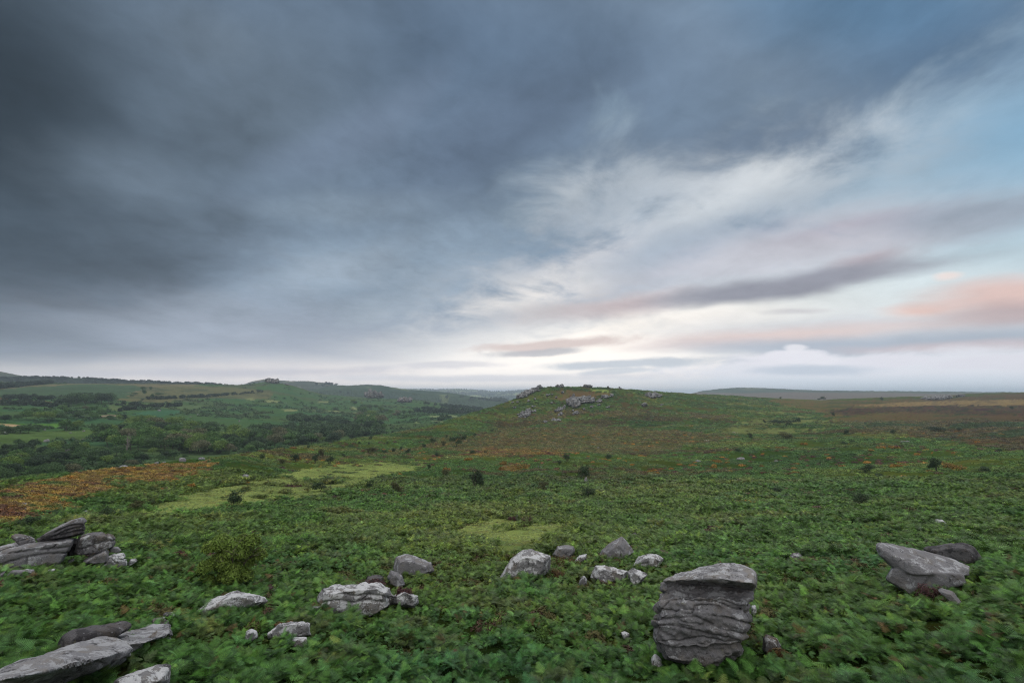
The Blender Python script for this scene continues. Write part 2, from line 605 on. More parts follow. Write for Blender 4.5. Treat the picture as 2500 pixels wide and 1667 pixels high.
nearL = [(1.5, 3300), (5, 2500), (8, 2000), (11, 1770), (13, 1667), (15, 1600), (20, 1505), (30, 1400), (42, 1330), (60, 1268), (85, 1212), (110, 1180)]
cols = {
    -900: nearL,
    0: nearL,
    300: [(1.5, 3300), (5, 2500), (8, 2000), (11, 1770), (13, 1667), (15, 1600), (20, 1500), (30, 1396), (50, 1304), (75, 1243), (100, 1195), (135, 1141)],
    600: [(1.5, 3300), (5, 2500), (8, 2000), (11, 1770), (13, 1667), (15, 1600), (20, 1497), (30, 1394), (50, 1302), (80, 1234), (120, 1170), (180, 1107)],
    900: prof([])[:-2] + [(320, 1066)],
    1110: prof([])[:-1] + [(430, 1021)],
    1250: prof([(480, 1010), (560, 975)]),
    1360: prof([(450, 1032), (520, 990), (600, 937)]),
    1500: prof([(450, 1032), (540, 985), (640, 947)]),
    1700: prof([(450, 1034), (560, 1000), (700, 975), (800, 961)]),
    1900: prof([(520, 1026), (700, 1000), (850, 982), (1000, 972)]),
    2100: prof([(520, 1028), (700, 1004), (900, 985), (1150, 972)]),
    2350: prof([(520, 1028), (700, 1006), (900, 988), (1200, 968), (1500, 960)]),
    3400: prof([(520, 1028), (700, 1006), (900, 988), (1200, 968), (1500, 957)]),
}
sky_m = [(-900, 1300), (-200, 1205), (0, 1180), (150, 1160), (300, 1141), (440, 1123), (560, 1110), (700, 1094), (830, 1076), (960, 1057), (1050, 1039), (1110, 1021), (1170, 1002),
         (1240, 981), (1280, 962), (1310, 949), (1340, 943), (1377, 944), (1423, 943.5), (1472, 945), (1513, 948), (1581, 953.5), (1635, 957.5), (1679, 960), (1760, 964), (1840, 968),
         (1904, 972), (2008, 975.5), (2083, 972), (2200, 968), (2306, 966), (2365, 960), (2500, 957.5), (3400, 958)]
re_m = [(-900, 90), (0, 110), (300, 135), (600, 180), (900, 320), (1110, 430), (1250, 560), (1360, 600), (1500, 640), (1700, 800), (1900, 1000), (2100, 1150), (2350, 1500), (3400, 1500)]
M = Sheet(-900, 3400, 4, 420, cols, sky_m, re_m, 1.5, amp=0.006, seed=3, tail=0.09, wave=26, skyrough=0.0006)


def jit(px, py, X, Y, ax=26, ay=6, sc=9.0, seed=40):
    """lets the edge of a patch wander"""
    r_ = np.maximum(np.hypot(X, Y), 8.0)
    A = (ax / 24.0) * (2.6 + 0.022 * r_)
    jx = A * F / r_
    jy = jx * np.clip(np.abs(PY2H(py)), 0.05, 0.5) + 1.0
    n1 = fbm(X / sc, Y / sc, oct=5, seed=seed, rough=0.62)
    n2 = fbm(X / sc, Y / sc, oct=5, seed=seed + 9, rough=0.62)
    return px + n1 * jx, py + n2 * jy


def PY2H(py):
    return np.tan(np.arctan((py - 833.5) / F) - PITCH)


def lerp(a, b, f):
    f = np.asarray(f)[..., None]
    return a * (1 - f) + np.asarray(b) * f


Z_GRASS = [
    [(280, 1275), (360, 1240), (430, 1214), (520, 1196), (640, 1170), (700, 1150), (800, 1137), (900, 1128), (1075, 1126), (1000, 1150), (940, 1165), (890, 1182), (760, 1216), (600, 1230), (450, 1256), (340, 1280)],
    [(1175, 1360), (1225, 1300), (1300, 1276), (1392, 1270), (1398, 1292), (1345, 1328), (1300, 1352), (1240, 1362)],
    [(1130, 1322), (1128, 1290), (1200, 1268), (1262, 1270), (1240, 1300), (1190, 1330)],
    [(1690, 1066), (1760, 1046), (1840, 1010), (1900, 1002), (2000, 1008), (2080, 1040), (2060, 1056), (1930, 1062), (1800, 1070)],
    [(1760, 986), (1850, 980), (1910, 990), (1960, 1010), (1870, 1020), (1800, 1000)],
    [(1880, 985), (1930, 990), (2060, 1035), (2010, 1034)],
    [(1440, 950), (1500, 952), (1495, 957), (1450, 955)],
    [(0, 1262), (120, 1250), (330, 1245), (330, 1262), (180, 1268), (60, 1280)],
    [(2200, 1083), (2340, 1084), (2440, 1096), (2300, 1094)],
    [(400, 1480), (470, 1470), (520, 1500), (500, 1530), (420, 1510)],
]
Z_PALE = [
    [(2080, 990), (2200, 982), (2360, 977), (2700, 972), (2900, 985), (2500, 992), (2200, 994)],
]
Z_HEATH = [
    [(820, 1122), (900, 1106), (1000, 1094), (1060, 1076), (1160, 1058), (1240, 1044), (1400, 1040), (1560, 1044), (1700, 1056), (1790, 1064), (1740, 1082), (1640, 1096), (1500, 1106), (1330, 1104), (1170, 1102), (1080, 1092), (960, 1108), (880, 1120)],
    [(1860, 975), (2000, 978), (2150, 976), (2500, 960), (3300, 960), (3300, 1100), (2500, 1098), (2350, 1080), (2200, 1060), (2050, 1040), (2000, 1010), (1920, 990)],
    [(1460, 1004), (1560, 1002), (1620, 1010), (1560, 1018), (1440, 1012)],
    [(1640, 1006), (1780, 1012), (1800, 1024), (1700, 1022)],
    [(1380, 952), (1480, 958), (1470, 972), (1400, 978), (1340, 975)],
    [(1300, 1012), (1400, 995), (1430, 1002), (1390, 1020), (1330, 1028)],
    [(1255, 1020), (1290, 1008), (1310, 1018), (1280, 1034)],
]
Z_GORSE = [
    [(-400, 1240), (-200, 1214), (0, 1186), (150, 1162), (300, 1143), (440, 1127), (500, 1128), (480, 1150), (400, 1175), (290, 1205), (190, 1235), (90, 1262), (0, 1280), (-300, 1330)],
    [(1140, 1104), (1200, 1096), (1290, 1098), (1380, 1102), (1370, 1114), (1300, 1122), (1210, 1116)],
    [(1215, 1142), (1250, 1132), (1290, 1142), (1270, 1152), (1230, 1150)],
    [(2010, 1002), (2080, 996), (2300, 990), (2700, 992), (2700, 1010), (2400, 1014), (2200, 1004), (2060, 1014)],
]
BR = np.array([0.038, 0.086, 0.018])


def moor_fields(px, py, X, Y):
    """class of plant cover and its own colour, at points of the moor"""
    r_ = np.hypot(X, Y)
    jx, jy = jit(px, py, X, Y, 9, 5, 5.0)
    jx2, jy2 = jit(px, py, X, Y, 30, 9, 14.0, 71)
    cls = np.zeros(px.shape, int)
    n0 = fbm(X / 30, Y / 30, oct=4, seed=11)
    n1 = fbm(X / 6.0, Y / 6.0, oct=4, seed=12)
    n2 = fbm(X / 1.6, Y / 1.6, oct=3, seed=13)
    nb = fbm(X / 70, Y / 45, oct=4, seed=19)
    far = sst(r_, 60, 420)
    c_ = lerp(np.broadcast_to(BR, px.shape + (3,)), [0.056, 0.090, 0.018], sst(n0, -0.3, 0.6))
    c_ = lerp(c_, [0.026, 0.078, 0.024], sst(n1, 0.1, 0.9) * 0.6)
    c_ = lerp(c_, [0.036, 0.084, 0.024], far * 0.6)
    big = fbm(X / 55, Y / 34, oct=4, seed=14)
    c_ = lerp(c_, c_ * np.array([0.62, 0.70, 0.75]), sst(-big, 0.05, 0.55) * 0.9)
    c_ = lerp(c_, [0.078, 0.104, 0.026], sst(big + n1 * 0.35, 0.25, 0.75) * 0.75 * sst(r_, 25, 70))
    # scattered olive and brown plants
    c_ = lerp(c_, [0.060, 0.060, 0.022], sst(n2 + n1 * 0.4, 0.45, 0.9) * 0.55)
    # middle moor: heath mixed into the bracken
    right = sst(px, 1500, 2400) * sst(r_, 70, 260)
    mott = sst(nb + n1 * 0.45 + right * 0.25 - 0.38, 0.0, 0.35) * sst(r_, 60, 160)
    c_ = lerp(c_, [0.060, 0.046, 0.028], mott * 0.75)
    pale = sst(fbm(X / 40, Y / 14, oct=4, seed=23) + n1 * 0.2, 0.35, 0.7) * sst(r_, 90, 220)
    c_ = lerp(c_, [0.085, 0.100, 0.035], pale * 0.6)
    cls[(mott > 0.6)] = 1
    heath = np.zeros(px.shape, bool)
    for P_ in Z_HEATH:
        heath |= pip(jx2, jy2, P_)
    hcol = lerp(np.broadcast_to(np.array([0.088, 0.084, 0.040]), px.shape + (3,)), [0.062, 0.086, 0.032], sst(n1 + n2 * .4, -0.3, 0.4))
    hcol = lerp(hcol, [0.074, 0.056, 0.036], sst(n0 + n1 * 0.5, 0.35, 0.9) * 0.6)
    hcol = lerp(hcol, [0.055, 0.044, 0.034], sst(px, 1950, 2500) * 0.6)
    hcol = lerp(hcol, [0.032, 0.062, 0.030], (sst(fbm(X / 55, Y / 30, oct=3, seed=77), 0.25, 0.45) * sst(px, 1900, 2050)) * 0.9)
    c_[heath] = hcol[heath]
    cls[heath] = 1
    pz = np.zeros(px.shape, bool)
    for P_ in Z_PALE:
        pz |= pip(jx, jy, P_)
    c_[pz] = lerp(np.broadcast_to(np.array([0.150, 0.115, 0.062]), px.shape + (3,)), [0.090, 0.070, 0.045], sst(n1, -0.2, 0.6))[pz]
    cls[pz] = 3
    gr = np.zeros(px.shape, bool)
    for P_ in Z_GRASS:
        gr |= pip(jx, jy, P_)
    gr &= ~((n1 * 0.7 + 0.7 * n2 > 0.60) & (r_ > 45))
    gr &= ~((px > 1620) & (fbm(X / 34, Y / 16, oct=4, seed=88) + n1 * 0.5 < 0.02))
    gcol = lerp(np.broadcast_to(np.array([0.160, 0.212, 0.078]), px.shape + (3,)), [0.105, 0.152, 0.055], sst(n1, -0.3, 0.6))
    gcol = lerp(gcol, [0.118, 0.108, 0.052], sst(n2, 0.3, 0.8) * 0.5)
    gcol = lerp(gcol, [0.074, 0.090, 0.042], sst(px, 1620, 1720) * (0.66 + 0.34 * sst(n1 + n2 * .5, -0.2, 0.4)))
    c_[gr] = gcol[gr]
    cls[gr] = 3
    go = np.zeros(px.shape, bool)
    for P_ in Z_GORSE:
        go |= pip(jx2, jy2, P_)
    str_ = fbm(X / 9.0, Y / 3.2, oct=4, seed=31)
    st2 = fbm(X / 2.4, Y / 1.2, oct=3, seed=37)
    gc = lerp(np.broadcast_to(np.array([0.150, 0.118, 0.034]), px.shape + (3,)), [0.120, 0.084, 0.032], sst(-str_ + st2 * 0.9, -0.55, 0.25))
    gc = lerp(gc, [0.050, 0.078, 0.024], sst(str_ * 0.6 + n1 * 0.7 + n2 * 0.3, 0.08, 0.4))
    gc = lerp(gc, [0.070, 0.030, 0.030], sst(fbm(X / 5, Y / 5, oct=3, seed=91), 0.4, 0.6) * 0.7)
    gc = lerp(gc, gc * np.array([0.42, 0.52, 1.0]), sst(px, 1900, 2000))
    c_[go] = gc[go]
    cls[go] = 2
    # odd bushes of gorse out on the moor
    dot = (fbm(X / 2.6, Y / 2.6, oct=2, seed=55) > 0.97) & (r_ > 55) & (r_ < 420) & (fbm(X / 30, Y / 30, oct=2, seed=56) > 0.1) & (~gr)
    c_[dot] = np.array([0.16, 0.090, 0.020])
    cls[dot] = 2
    hd = (fbm(X / 1.5, Y / 1.5, oct=2, seed=65) > 0.86) & (r_ > 22) & (fbm(X / 20, Y / 20, oct=2, seed=66) > 0.0) & (~gr)
    c_[hd] = np.array([0.060, 0.034, 0.030])
    cls[hd] = 1
    c_ = c_ * np.array([1.14, 1.06, 0.84])
    return c_, cls


def land_mat(name, bumps=((0.35, 0.5), (2.0, 0.4)), mottle=0.35, msc=0.5, rough=0.95):
    m_ = bpy.data.materials.new(name)
    m_.use_nodes = True
    t_ = m_.node_tree
    t_.nodes.clear()
    q = G(t_)
    at = q.n('ShaderNodeAttribute', attribute_name='Col')
    pos = q.n('ShaderNodeNewGeometry').outputs['Position']
    n1 = q.noise(pos, msc, 6.0, 0.62)
    f = q.m('MULTIPLY_ADD', n1, mottle * 2, 1.0 - mottle)
    sc_ = q.n('ShaderNodeVectorMath', operation='SCALE')
    q.link(at.outputs['Color'], sc_.inputs[0])
    q.link(f, sc_.inputs['Scale'])
    h = None
    for (s_, a_) in bumps:
        nn = q.m('MULTIPLY', q.noise(pos, s_, 5.0, 0.6), a_)
        h = nn if h is None else q.m('ADD', h, nn)
    bp = q.n('ShaderNodeBump')
    bp.inputs['Strength'].default_value = 0.9
    bp.inputs['Distance'].default_value = 1.0
    q.link(h, bp.inputs['Height'])
    d = q.n('ShaderNodeBsdfDiffuse')
    q.link(sc_.outputs[0], d.inputs['Color'])
    q.link(bp.outputs[0], d.inputs['Normal'])
    o_ = q.n('ShaderNodeOutputMaterial')
    q.link(d.outputs[0], o_.inputs[0])
    return m_


mat_moor = land_mat('moor_turf', ((0.25, 0.6), (1.6, 0.5), (6.0, 0.08)), 0.4, 0.8)
mat_valley = land_mat('valley_turf', ((0.08, 3.0), (0.3, 1.6)), 0.4, 0.12)
mat_hill = land_mat('hill_turf', ((0.015, 14.0), (0.06, 6.0)), 0.4, 0.03)

mc, mcls = moor_fields(M.PX, np.clip(M.PY, 900, 4000), M.X, M.Y)
hid = np.zeros(M.X.shape, bool)
hid[:, M.jE + 1:] = True
mc[hid] = BR
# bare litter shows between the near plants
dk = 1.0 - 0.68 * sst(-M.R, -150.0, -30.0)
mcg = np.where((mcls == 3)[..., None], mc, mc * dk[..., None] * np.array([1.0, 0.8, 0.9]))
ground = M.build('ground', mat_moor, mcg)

# ------------------------------------------------------------------ the valley and the hillside across it
vc = {
    -900: [(60, 1700), (140, 1330), (230, 1160), (300, 1110), (400, 1060), (500, 1030), (650, 1000), (850, 975), (1100, 950), (1300, 930)],
    0: [(60, 1700), (140, 1330), (230, 1165), (300, 1112), (400, 1062), (500, 1032), (650, 1003), (850, 975), (1100, 950), (1300, 937)],
    300: [(60, 1700), (150, 1290), (240, 1160), (300, 1115), (400, 1072), (500, 1042), (650, 1010), (850, 978), (1100, 953), (1300, 937)],
    600: [(60, 1750), (150, 1330), (230, 1180), (300, 1120), (400, 1083), (550, 1050), (700, 1025), (900, 1000), (1150, 970), (1400, 939)],
    900: [(60, 1750), (200, 1250), (330, 1125), (500, 1064), (700, 1038), (900, 1015), (1100, 995), (1300, 979), (1500, 969)],
    1100: [(60, 1750), (200, 1250), (330, 1145), (500, 1072), (700, 1030), (900, 1012), (1200, 995), (1500, 986)],
    1400: [(60, 1750), (200, 1250), (330, 1145), (500, 1078), (700, 1040), (900, 1022), (1200, 1010), (1500, 1003)],
}
sky_v = [(-900, 925), (0, 933), (100, 935), (139, 936), (245, 936), (381, 936.5), (544, 938.5), (599, 938.5), (625, 935), (650, 931), (690, 936), (709, 939), (752, 952), (790, 962), (872, 968.5),
         (930, 972), (1000, 975), (1035, 978), (1117, 989), (1185, 998), (1400, 1010)]
re_v = [(-900, 1300), (0, 1300), (600, 1400), (800, 1500), (1400, 1500)]
V = Sheet(-700, 1400, 4, 330, vc, sky_v, re_v, 60.0, amp=0.004, seed=21, tail=0.05, wave=60, skyrough=0.0004)
Z5 = 400.0 / 2240.0


def zl(pts, ox=0.0, oy=900.0, k_=Z5):
    return [(ox + x * k_, oy + y * k_) for x, y in pts]


V_TOPG = zl([(-600, 290), (300, 240), (700, 210), (1300, 202), (2240, 205), (2800, 205), (2240, 330), (1750, 330), (1700, 300), (1950, 250), (1900, 228), (1100, 215), (600, 240), (0, 290), (-600, 330)])
V_BRACK = zl([(-600, 300), (0, 285), (600, 242), (1100, 218), (1900, 230), (1980, 270), (1760, 330), (1770, 395), (1500, 410), (900, 380), (400, 400), (0, 370), (-600, 380)])
V_PALEG = zl([(1740, 345), (1960, 300), (2240, 240), (2900, 240), (3700, 300), (3700, 420), (3000, 400), (2400, 430), (2240, 470), (1560, 440), (1560, 400), (1780, 395)])
V_FIELDS = [
    (zl([(1450, 500), (1960, 520), (1900, 560), (1600, 590), (1500, 540)]), (0.062, 0.085, 0.035)),
    (zl([(1280, 470), (2240, 480), (2900, 500), (2600, 560), (2200, 540), (1900, 500), (1500, 485)]), (0.055, 0.082, 0.035)),
    (zl([(1850, 600), (2000, 580), (2400, 560), (2500, 600), (2240, 650), (2000, 680), (1850, 640)]), (0.030, 0.075, 0.038)),
    (zl([(-200, 748), (180, 740), (800, 745), (800, 800), (600, 812), (480, 790), (180, 755)]), (0.055, 0.120, 0.025)),
    (zl([(-200, 745), (100, 752), (380, 788), (400, 800), (200, 830), (90, 800), (-200, 770)]), (0.23, 0.165, 0.095)),
    (zl([(-200, 910), (200, 890), (600, 850), (1100, 840), (1400, 810), (1500, 840), (1300, 890), (1270, 950), (1000, 960), (700, 940), (600, 1000), (350, 1010), (0, 1000), (-200, 990)]), (0.052, 0.085, 0.026)),
    (zl([(1340, 640), (1500, 620), (1620, 630), (1500, 665), (1380, 665)]), (0.16, 0.12, 0.085)),
    (zl([(-200, 395), (110, 395), (110, 470), (0, 490), (-200, 500)]), (0.075, 0.055, 0.030)),
    (zl([(410, 440), (660, 450), (640, 475), (480, 510), (420, 480)]), (0.085, 0.058, 0.028)),
]
for pts in ([(0, 405), (100, 400), (90, 430), (0, 435)], [(180, 435), (330, 430), (500, 455), (440, 465), (260, 455)], [(480, 560), (560, 552), (760, 558), (740, 580), (560, 585)],
            [(780, 565), (930, 565), (910, 580)], [(940, 440), (1120, 445), (1110, 462), (1010, 462)], [(1030, 560), (1310, 575), (1310, 590), (1200, 592)],
            [(1410, 570), (1430, 520), (1560, 540), (1540, 560), (1450, 572)], [(1450, 600), (1680, 590), (1800, 640), (1950, 690), (1930, 705), (1800, 690), (1700, 660), (1560, 640)]):
    V_FIELDS.append((zl(pts, 600), (0.120, 0.135, 0.060)))
for pts in ([(1750, 480), (1900, 490), (1890, 500), (1780, 500)], [(1620, 490), (1850, 495), (1900, 520), (1700, 512)], [(1690, 540), (1780, 535), (1770, 555)], [(1510, 545), (1570, 545), (1580, 560), (1530, 562)]):
    V_FIELDS.append(([(600 + x / 3.675, 880 + y / 3.675) for x, y in pts], (0.110, 0.135, 0.060)))


def valley_fields(px, py, X, Y):
    jx, jy = jit(px, py, X, Y, 12, 2.2, 30.0, 140)
    n0 = fbm(X / 140, Y / 90, oct=4, seed=111)
    n1 = fbm(X / 30, Y / 20, oct=4, seed=112)
    c_ = lerp(np.broadcast_to(np.array([0.044, 0.088, 0.032]), px.shape + (3,)), [0.052, 0.082, 0.032], sst(n0, -0.3, 0.5))
    c_ = lerp(c_, [0.032, 0.084, 0.040], sst(n1, 0.0, 0.7) * 0.7)
    c_ = lerp(c_, [0.062, 0.072, 0.036], sst(fbm(X / 90, Y / 60, oct=4, seed=117), 0.25, 0.6) * sst(-py, -1010, -960) * 0.7)
    cls = np.zeros(px.shape, int)
    for P_, cc in ((V_TOPG, (0.120, 0.105, 0.058)), (V_PALEG, (0.095, 0.095, 0.045))):
        k_ = pip(jx, jy, P_)
        c_[k_] = lerp(np.broadcast_to(np.array(cc), px.shape + (3,)), [0.055, 0.065, 0.034], sst(n1, 0.0, 0.6))[k_]
        cls[k_] = 1
    k_ = pip(jx, jy, V_BRACK)
    c_[k_] = lerp(np.broadcast_to(np.array((0.046, 0.078, 0.040)), px.shape + (3,)), [0.040, 0.066, 0.036], sst(n1, -0.1, 0.6))[k_]
    cls[k_] = 1
    for P_, cc in V_FIELDS:
        k_ = pip(jx, jy, P_)
        c_[k_] = lerp(np.broadcast_to(np.array(cc) * 1.3, px.shape + (3,)), np.array(cc) * 0.95, sst(n1, 0.0, 0.7))[k_]
        cls[k_] = 1
    return c_, cls


vcl, vcls = valley_fields(V.PX, V.PY, V.X, V.Y)
hillside = V.build('hillside', mat_valley, vcl)


# ------------------------------------------------------------------ hills beyond
def far_hill(name, x0, x1, sky_, r_e, r_s, foot, colf, seed, rough=0.0005, amp=0.002, wave=200, step=4, ns=90):
    ck = {}
    for x in np.linspace(x0, x1, 6):
        ck[float(x)] = [(r_s, foot), (r_s * 1.25, foot * 0.62 + 0.38 * float(pl(sky_, x))), (r_e * 0.85, float(pl(sky_, x)) + 0.18 * (foot - float(pl(sky_, x)))), (r_e, float(pl(sky_, x)))]
    S_ = Sheet(x0, x1, step, ns, ck, sky_, [(x0, r_e), (x1, r_e)], float(r_s), amp=amp, seed=seed, tail=0.02, wave=wave, smooth=20, skyrough=rough)
    cc = colf(S_)
    S_.build(name, mat_hill, cc)
    return S_


def patch(S_, a, b, c3, sa=220.0, sb=60.0, seed=1, thr=0.25, thr2=0.4):
    n1 = fbm(S_.X / sa, S_.Y / sa, oct=4, seed=seed)
    n2 = fbm(S_.X / sb, S_.Y / sb * 0.6, oct=3, seed=seed + 3)
    o = lerp(np.broadcast_to(np.array(a), S_.X.shape + (3,)), b, sst(n1, -0.3, 0.5))
    return lerp(o, c3, sst(n2 + n1 * 0.3, thr, thr2))


HL = far_hill('distant_hill', -900, 140, [(-900, 903), (-300, 900), (0, 906), (52, 917), (80, 924), (140, 940)], 2500, 1950, 980,
              lambda S_: patch(S_, (0.075, 0.080, 0.05), (0.06, 0.07, 0.045), (0.05, 0.06, 0.04), 500, 160, 201), 200)
HC = far_hill('distant_hill', -700, 640, [(-700, 918), (16, 925), (60, 923), (131, 924), (185, 922), (245, 928), (320, 933), (367, 932), (395, 935), (520, 938), (560, 940), (640, 946)], 1900, 1500, 985,
              lambda S_: patch(S_, (0.024, 0.036, 0.024), (0.026, 0.040, 0.024), (0.10, 0.09, 0.055), 200, 70, 211, 0.6, 0.7), 210)
HB = far_hill('distant_hill', 560, 880, [(560, 946), (595, 938), (608, 933), (643, 925.5), (709, 930), (750, 930), (790, 934), (812, 939), (880, 950)], 3000, 2000, 985,
              lambda S_: patch(S_, (0.045, 0.055, 0.040), (0.05, 0.06, 0.04), (0.13, 0.12, 0.08), 260, 90, 221, 0.5, 0.6), 220)
HD = far_hill('distant_hill', 700, 1330, [(700, 958), (770, 950), (812, 940), (853, 941), (870, 939.5), (900, 938.5), (930, 940), (954, 945), (995, 951), (1063, 955), (1103, 959), (1144, 966), (1185, 971), (1240, 976), (1330, 990)], 2500, 1750, 1012,
              lambda S_: patch(S_, (0.034, 0.056, 0.030), (0.028, 0.050, 0.030), (0.10, 0.125, 0.055), 260, 75, 231, 0.55, 0.62), 230)
HE = far_hill('distant_hill', 900, 1420, [(900, 956), (960, 951), (981, 948.5), (1022, 949), (1063, 951), (1117, 948.5), (1158, 951.5), (1200, 955), (1235, 955), (1268, 952.5), (1310, 950), (1420, 960)], 6500, 3000, 992,
              lambda S_: patch(S_, (0.034, 0.056, 0.032), (0.04, 0.062, 0.03), (0.17, 0.20, 0.085), 420, 160, 241, 0.05, 0.2), 240, wave=400, ns=120)
HR = far_hill('distant_hill', 1560, 3400, [(1560, 985), (1684, 961), (1717, 953), (1758, 948.5), (1799, 945.5), (1850, 946), (1949, 951), (2008, 953), (2246, 955), (2395, 956.5), (3400, 960)], 3600, 2000, 984,
              lambda S_: lerp(patch(S_, (0.036, 0.058, 0.036), (0.045, 0.056, 0.036), (0.075, 0.085, 0.05), 350, 120, 251, 0.4, 0.55), [0.105, 0.080, 0.060], sst(S_.PY + fbm(S_.X / 300, S_.Y / 300, oct=3, seed=77) * 3, 957, 961) * 0.9), 250)
# the lowest plain under everything, out to the horizon
xs = np.linspace(-26000, 26000, 60)
ys = np.concatenate([np.linspace(-400, 2000, 10), np.linspace(2500, 26000, 40)])
XX, YY = np.meshgrid(xs, ys, indexing='ij')
ZZ = -190 - 0.0 * XX + fbm(XX / 3000, YY / 3000, oct=3, seed=5) * 12 + sst(YY, 7000, 24000) * 150
a_ = (np.arange(59)[:, None] * 50 + np.arange(49)[None, :]).ravel()
me = np_mesh('lowland', np.stack([XX, YY, ZZ], -1).reshape(-1, 3), np.stack([a_, a_ + 50, a_ + 51, a_ + 1], 1), mat_hill)
vcol(me, np.broadcast_to(np.array([0.045, 0.065, 0.035]), (XX.size, 3)))
setp(link('lowland', me), kind='structure')


# ------------------------------------------------------------------ granite
def rock_mat(name, base, light, dark, lich, darkp, moss=0.0, fine=1.0):
    m_ = bpy.data.materials.new(name)
    m_.use_nodes = True
    t_ = m_.node_tree
    t_.nodes.clear()
    q = G(t_)
    geo = q.n('ShaderNodeNewGeometry')
    pos = geo.outputs['Position']
    sx = q.n('ShaderNodeSeparateXYZ')
    q.link(geo.outputs['Normal'], sx.inputs[0])
    nz = sx.outputs[2]
    big = q.noise(pos, 0.9 * fine, 5.0, 0.6)
    mid = q.noise(pos, 3.2 * fine, 7.0, 0.66)
    fin = q.noise(pos, 16.0 * fine, 5.0, 0.7)
    grain = q.noise(pos, 70.0 * fine, 3.0, 0.7)
    c_ = q.mix(big, base, tuple(v * 0.72 for v in base[:3]) + (1,))
    c_ = q.mix(q.smooth(grain, 0.35, 0.7, 0.0, 0.5), c_, tuple(v * 1.5 for v in base[:3]) + (1,))
    # dark crusts
    fd = q.smooth(q.m('ADD', mid, q.m('MULTIPLY_ADD', fin, 0.35, -0.17)), 0.585 - darkp, 0.64 - darkp, 0.0, 0.85)
    c_ = q.mix(fd, c_, dark)
    # warm stains and a little yellow lichen
    mw = q.n('ShaderNodeVectorMath', operation='ADD')
    q.link(pos, mw.inputs[0])
    mw.inputs[1].default_value = (5.0, 17.0, 3.0)
    c_ = q.mix(q.smooth(q.noise(mw.outputs[0], 1.1 * fine, 6.0, 0.65), 0.48, 0.66, 0.0, 0.45), c_, (base[0] * 0.95, base[1] * 0.80, base[2] * 0.58, 1))
    c_ = q.mix(q.smooth(q.noise(mw.outputs[0], 5.0 * fine, 6.0, 0.7), 0.62, 0.68, 0.0, 0.35), c_, (0.20, 0.19, 0.09, 1))
    # pale lichen, more of it on what faces the sky
    mp_ = q.n('ShaderNodeVectorMath', operation='ADD')
    q.link(pos, mp_.inputs[0])
    mp_.inputs[1].default_value = (31.0, 7.0, 12.0)
    m2 = q.noise(mp_.outputs[0], 2.4 * fine, 8.0, 0.68)
    upf = q.m('MULTIPLY', q.smooth(nz, 0.0, 0.9), 0.05)
    v_ = q.m('ADD', q.m('ADD', m2, upf), q.m('MULTIPLY_ADD', fin, 0.30, -0.15))
    fl = q.smooth(v_, 0.665 - lich, 0.71 - lich, 0.0, 0.9)
    c_ = q.mix(fl, c_, light)
    # round spots of lichen
    vo = q.n('ShaderNodeTexVoronoi', feature='F1')
    q.link(pos, vo.inputs['Vector'])
    vo.inputs['Scale'].default_value = 7.0 * fine
    sp = q.m('MULTIPLY', q.smooth(vo.outputs['Distance'], 0.20, 0.14), q.smooth(mid, 0.48, 0.6))
    c_ = q.mix(q.m('MULTIPLY', sp, 0.6), c_, light)
    if moss:
        fm = q.m('MULTIPLY', q.smooth(q.noise(mp_.outputs[0], 1.3 * fine, 6.0, 0.7), 0.62 - moss, 0.70 - moss), q.smooth(nz, 0.2, 0.7))
        c_ = q.mix(q.m('MULTIPLY', fm, 0.85), c_, (0.085, 0.055, 0.025, 1))
    hh = q.m('ADD', q.m('MULTIPLY', mid, 0.10 / fine), q.m('ADD', q.m('MULTIPLY', fin, 0.035 / fine), q.m('MULTIPLY', grain, 0.006 / fine)))
    bp = q.n('ShaderNodeBump')
    bp.inputs['Strength'].default_value = 1.0
    bp.inputs['Distance'].default_value = 0.9
    q.link(hh, bp.inputs['Height'])
    d = q.n('ShaderNodeBsdfPrincipled')
    q.link(c_, d.inputs['Base Color'])
    d.inputs['Roughness'].default_value = 0.9
    d.inputs['Specular IOR Level'].default_value = 0.2
    q.link(bp.outputs[0], d.inputs['Normal'])
    o_ = q.n('ShaderNodeOutputMaterial')
    q.link(d.outputs[0], o_.inputs[0])
    return m_


GB = (0.150, 0.145, 0.155, 1)
m_grey = rock_mat('granite_grey', GB, (0.29, 0.29, 0.305, 1), (0.050, 0.047, 0.052, 1), 0.09, 0.0)
m_pale = rock_mat('granite_pale', (0.175, 0.171, 0.180, 1), (0.45, 0.45, 0.465, 1), (0.040, 0.038, 0.041, 1), 0.15, 0.04)
m_dark = rock_mat('granite_dark', (0.085, 0.080, 0.086, 1), (0.20, 0.20, 0.21, 1), (0.026, 0.024, 0.027, 1), -0.01, 0.09)
m_mossy = rock_mat('granite_mossy', (0.125, 0.120, 0.128, 1), (0.30, 0.30, 0.31, 1), (0.028, 0.026, 0.028, 1), 0.09, 0.07, 0.04)
m_cap = rock_mat('granite_cap', (0.185, 0.18, 0.19, 1), (0.33, 0.33, 0.345, 1), (0.055, 0.052, 0.056, 1), 0.10, 0.04, 0.0, 1.6)
m_slab = rock_mat('granite_slab', (0.185, 0.182, 0.195, 1), (0.30, 0.30, 0.315, 1), (0.045, 0.043, 0.047, 1), 0.12, 0.03)
m_far = rock_mat('granite_far', (0.115, 0.112, 0.115, 1), (0.235, 0.235, 0.235, 1), (0.045, 0.043, 0.045, 1), 0.10, 0.06, 0.0, 0.22)
m_crag = rock_mat('granite_crag', (0.13, 0.12, 0.115, 1), (0.22, 0.21, 0.20, 1), (0.035, 0.033, 0.035, 1), 0.06, 0.08, 0.0, 0.05)

JOBS = []


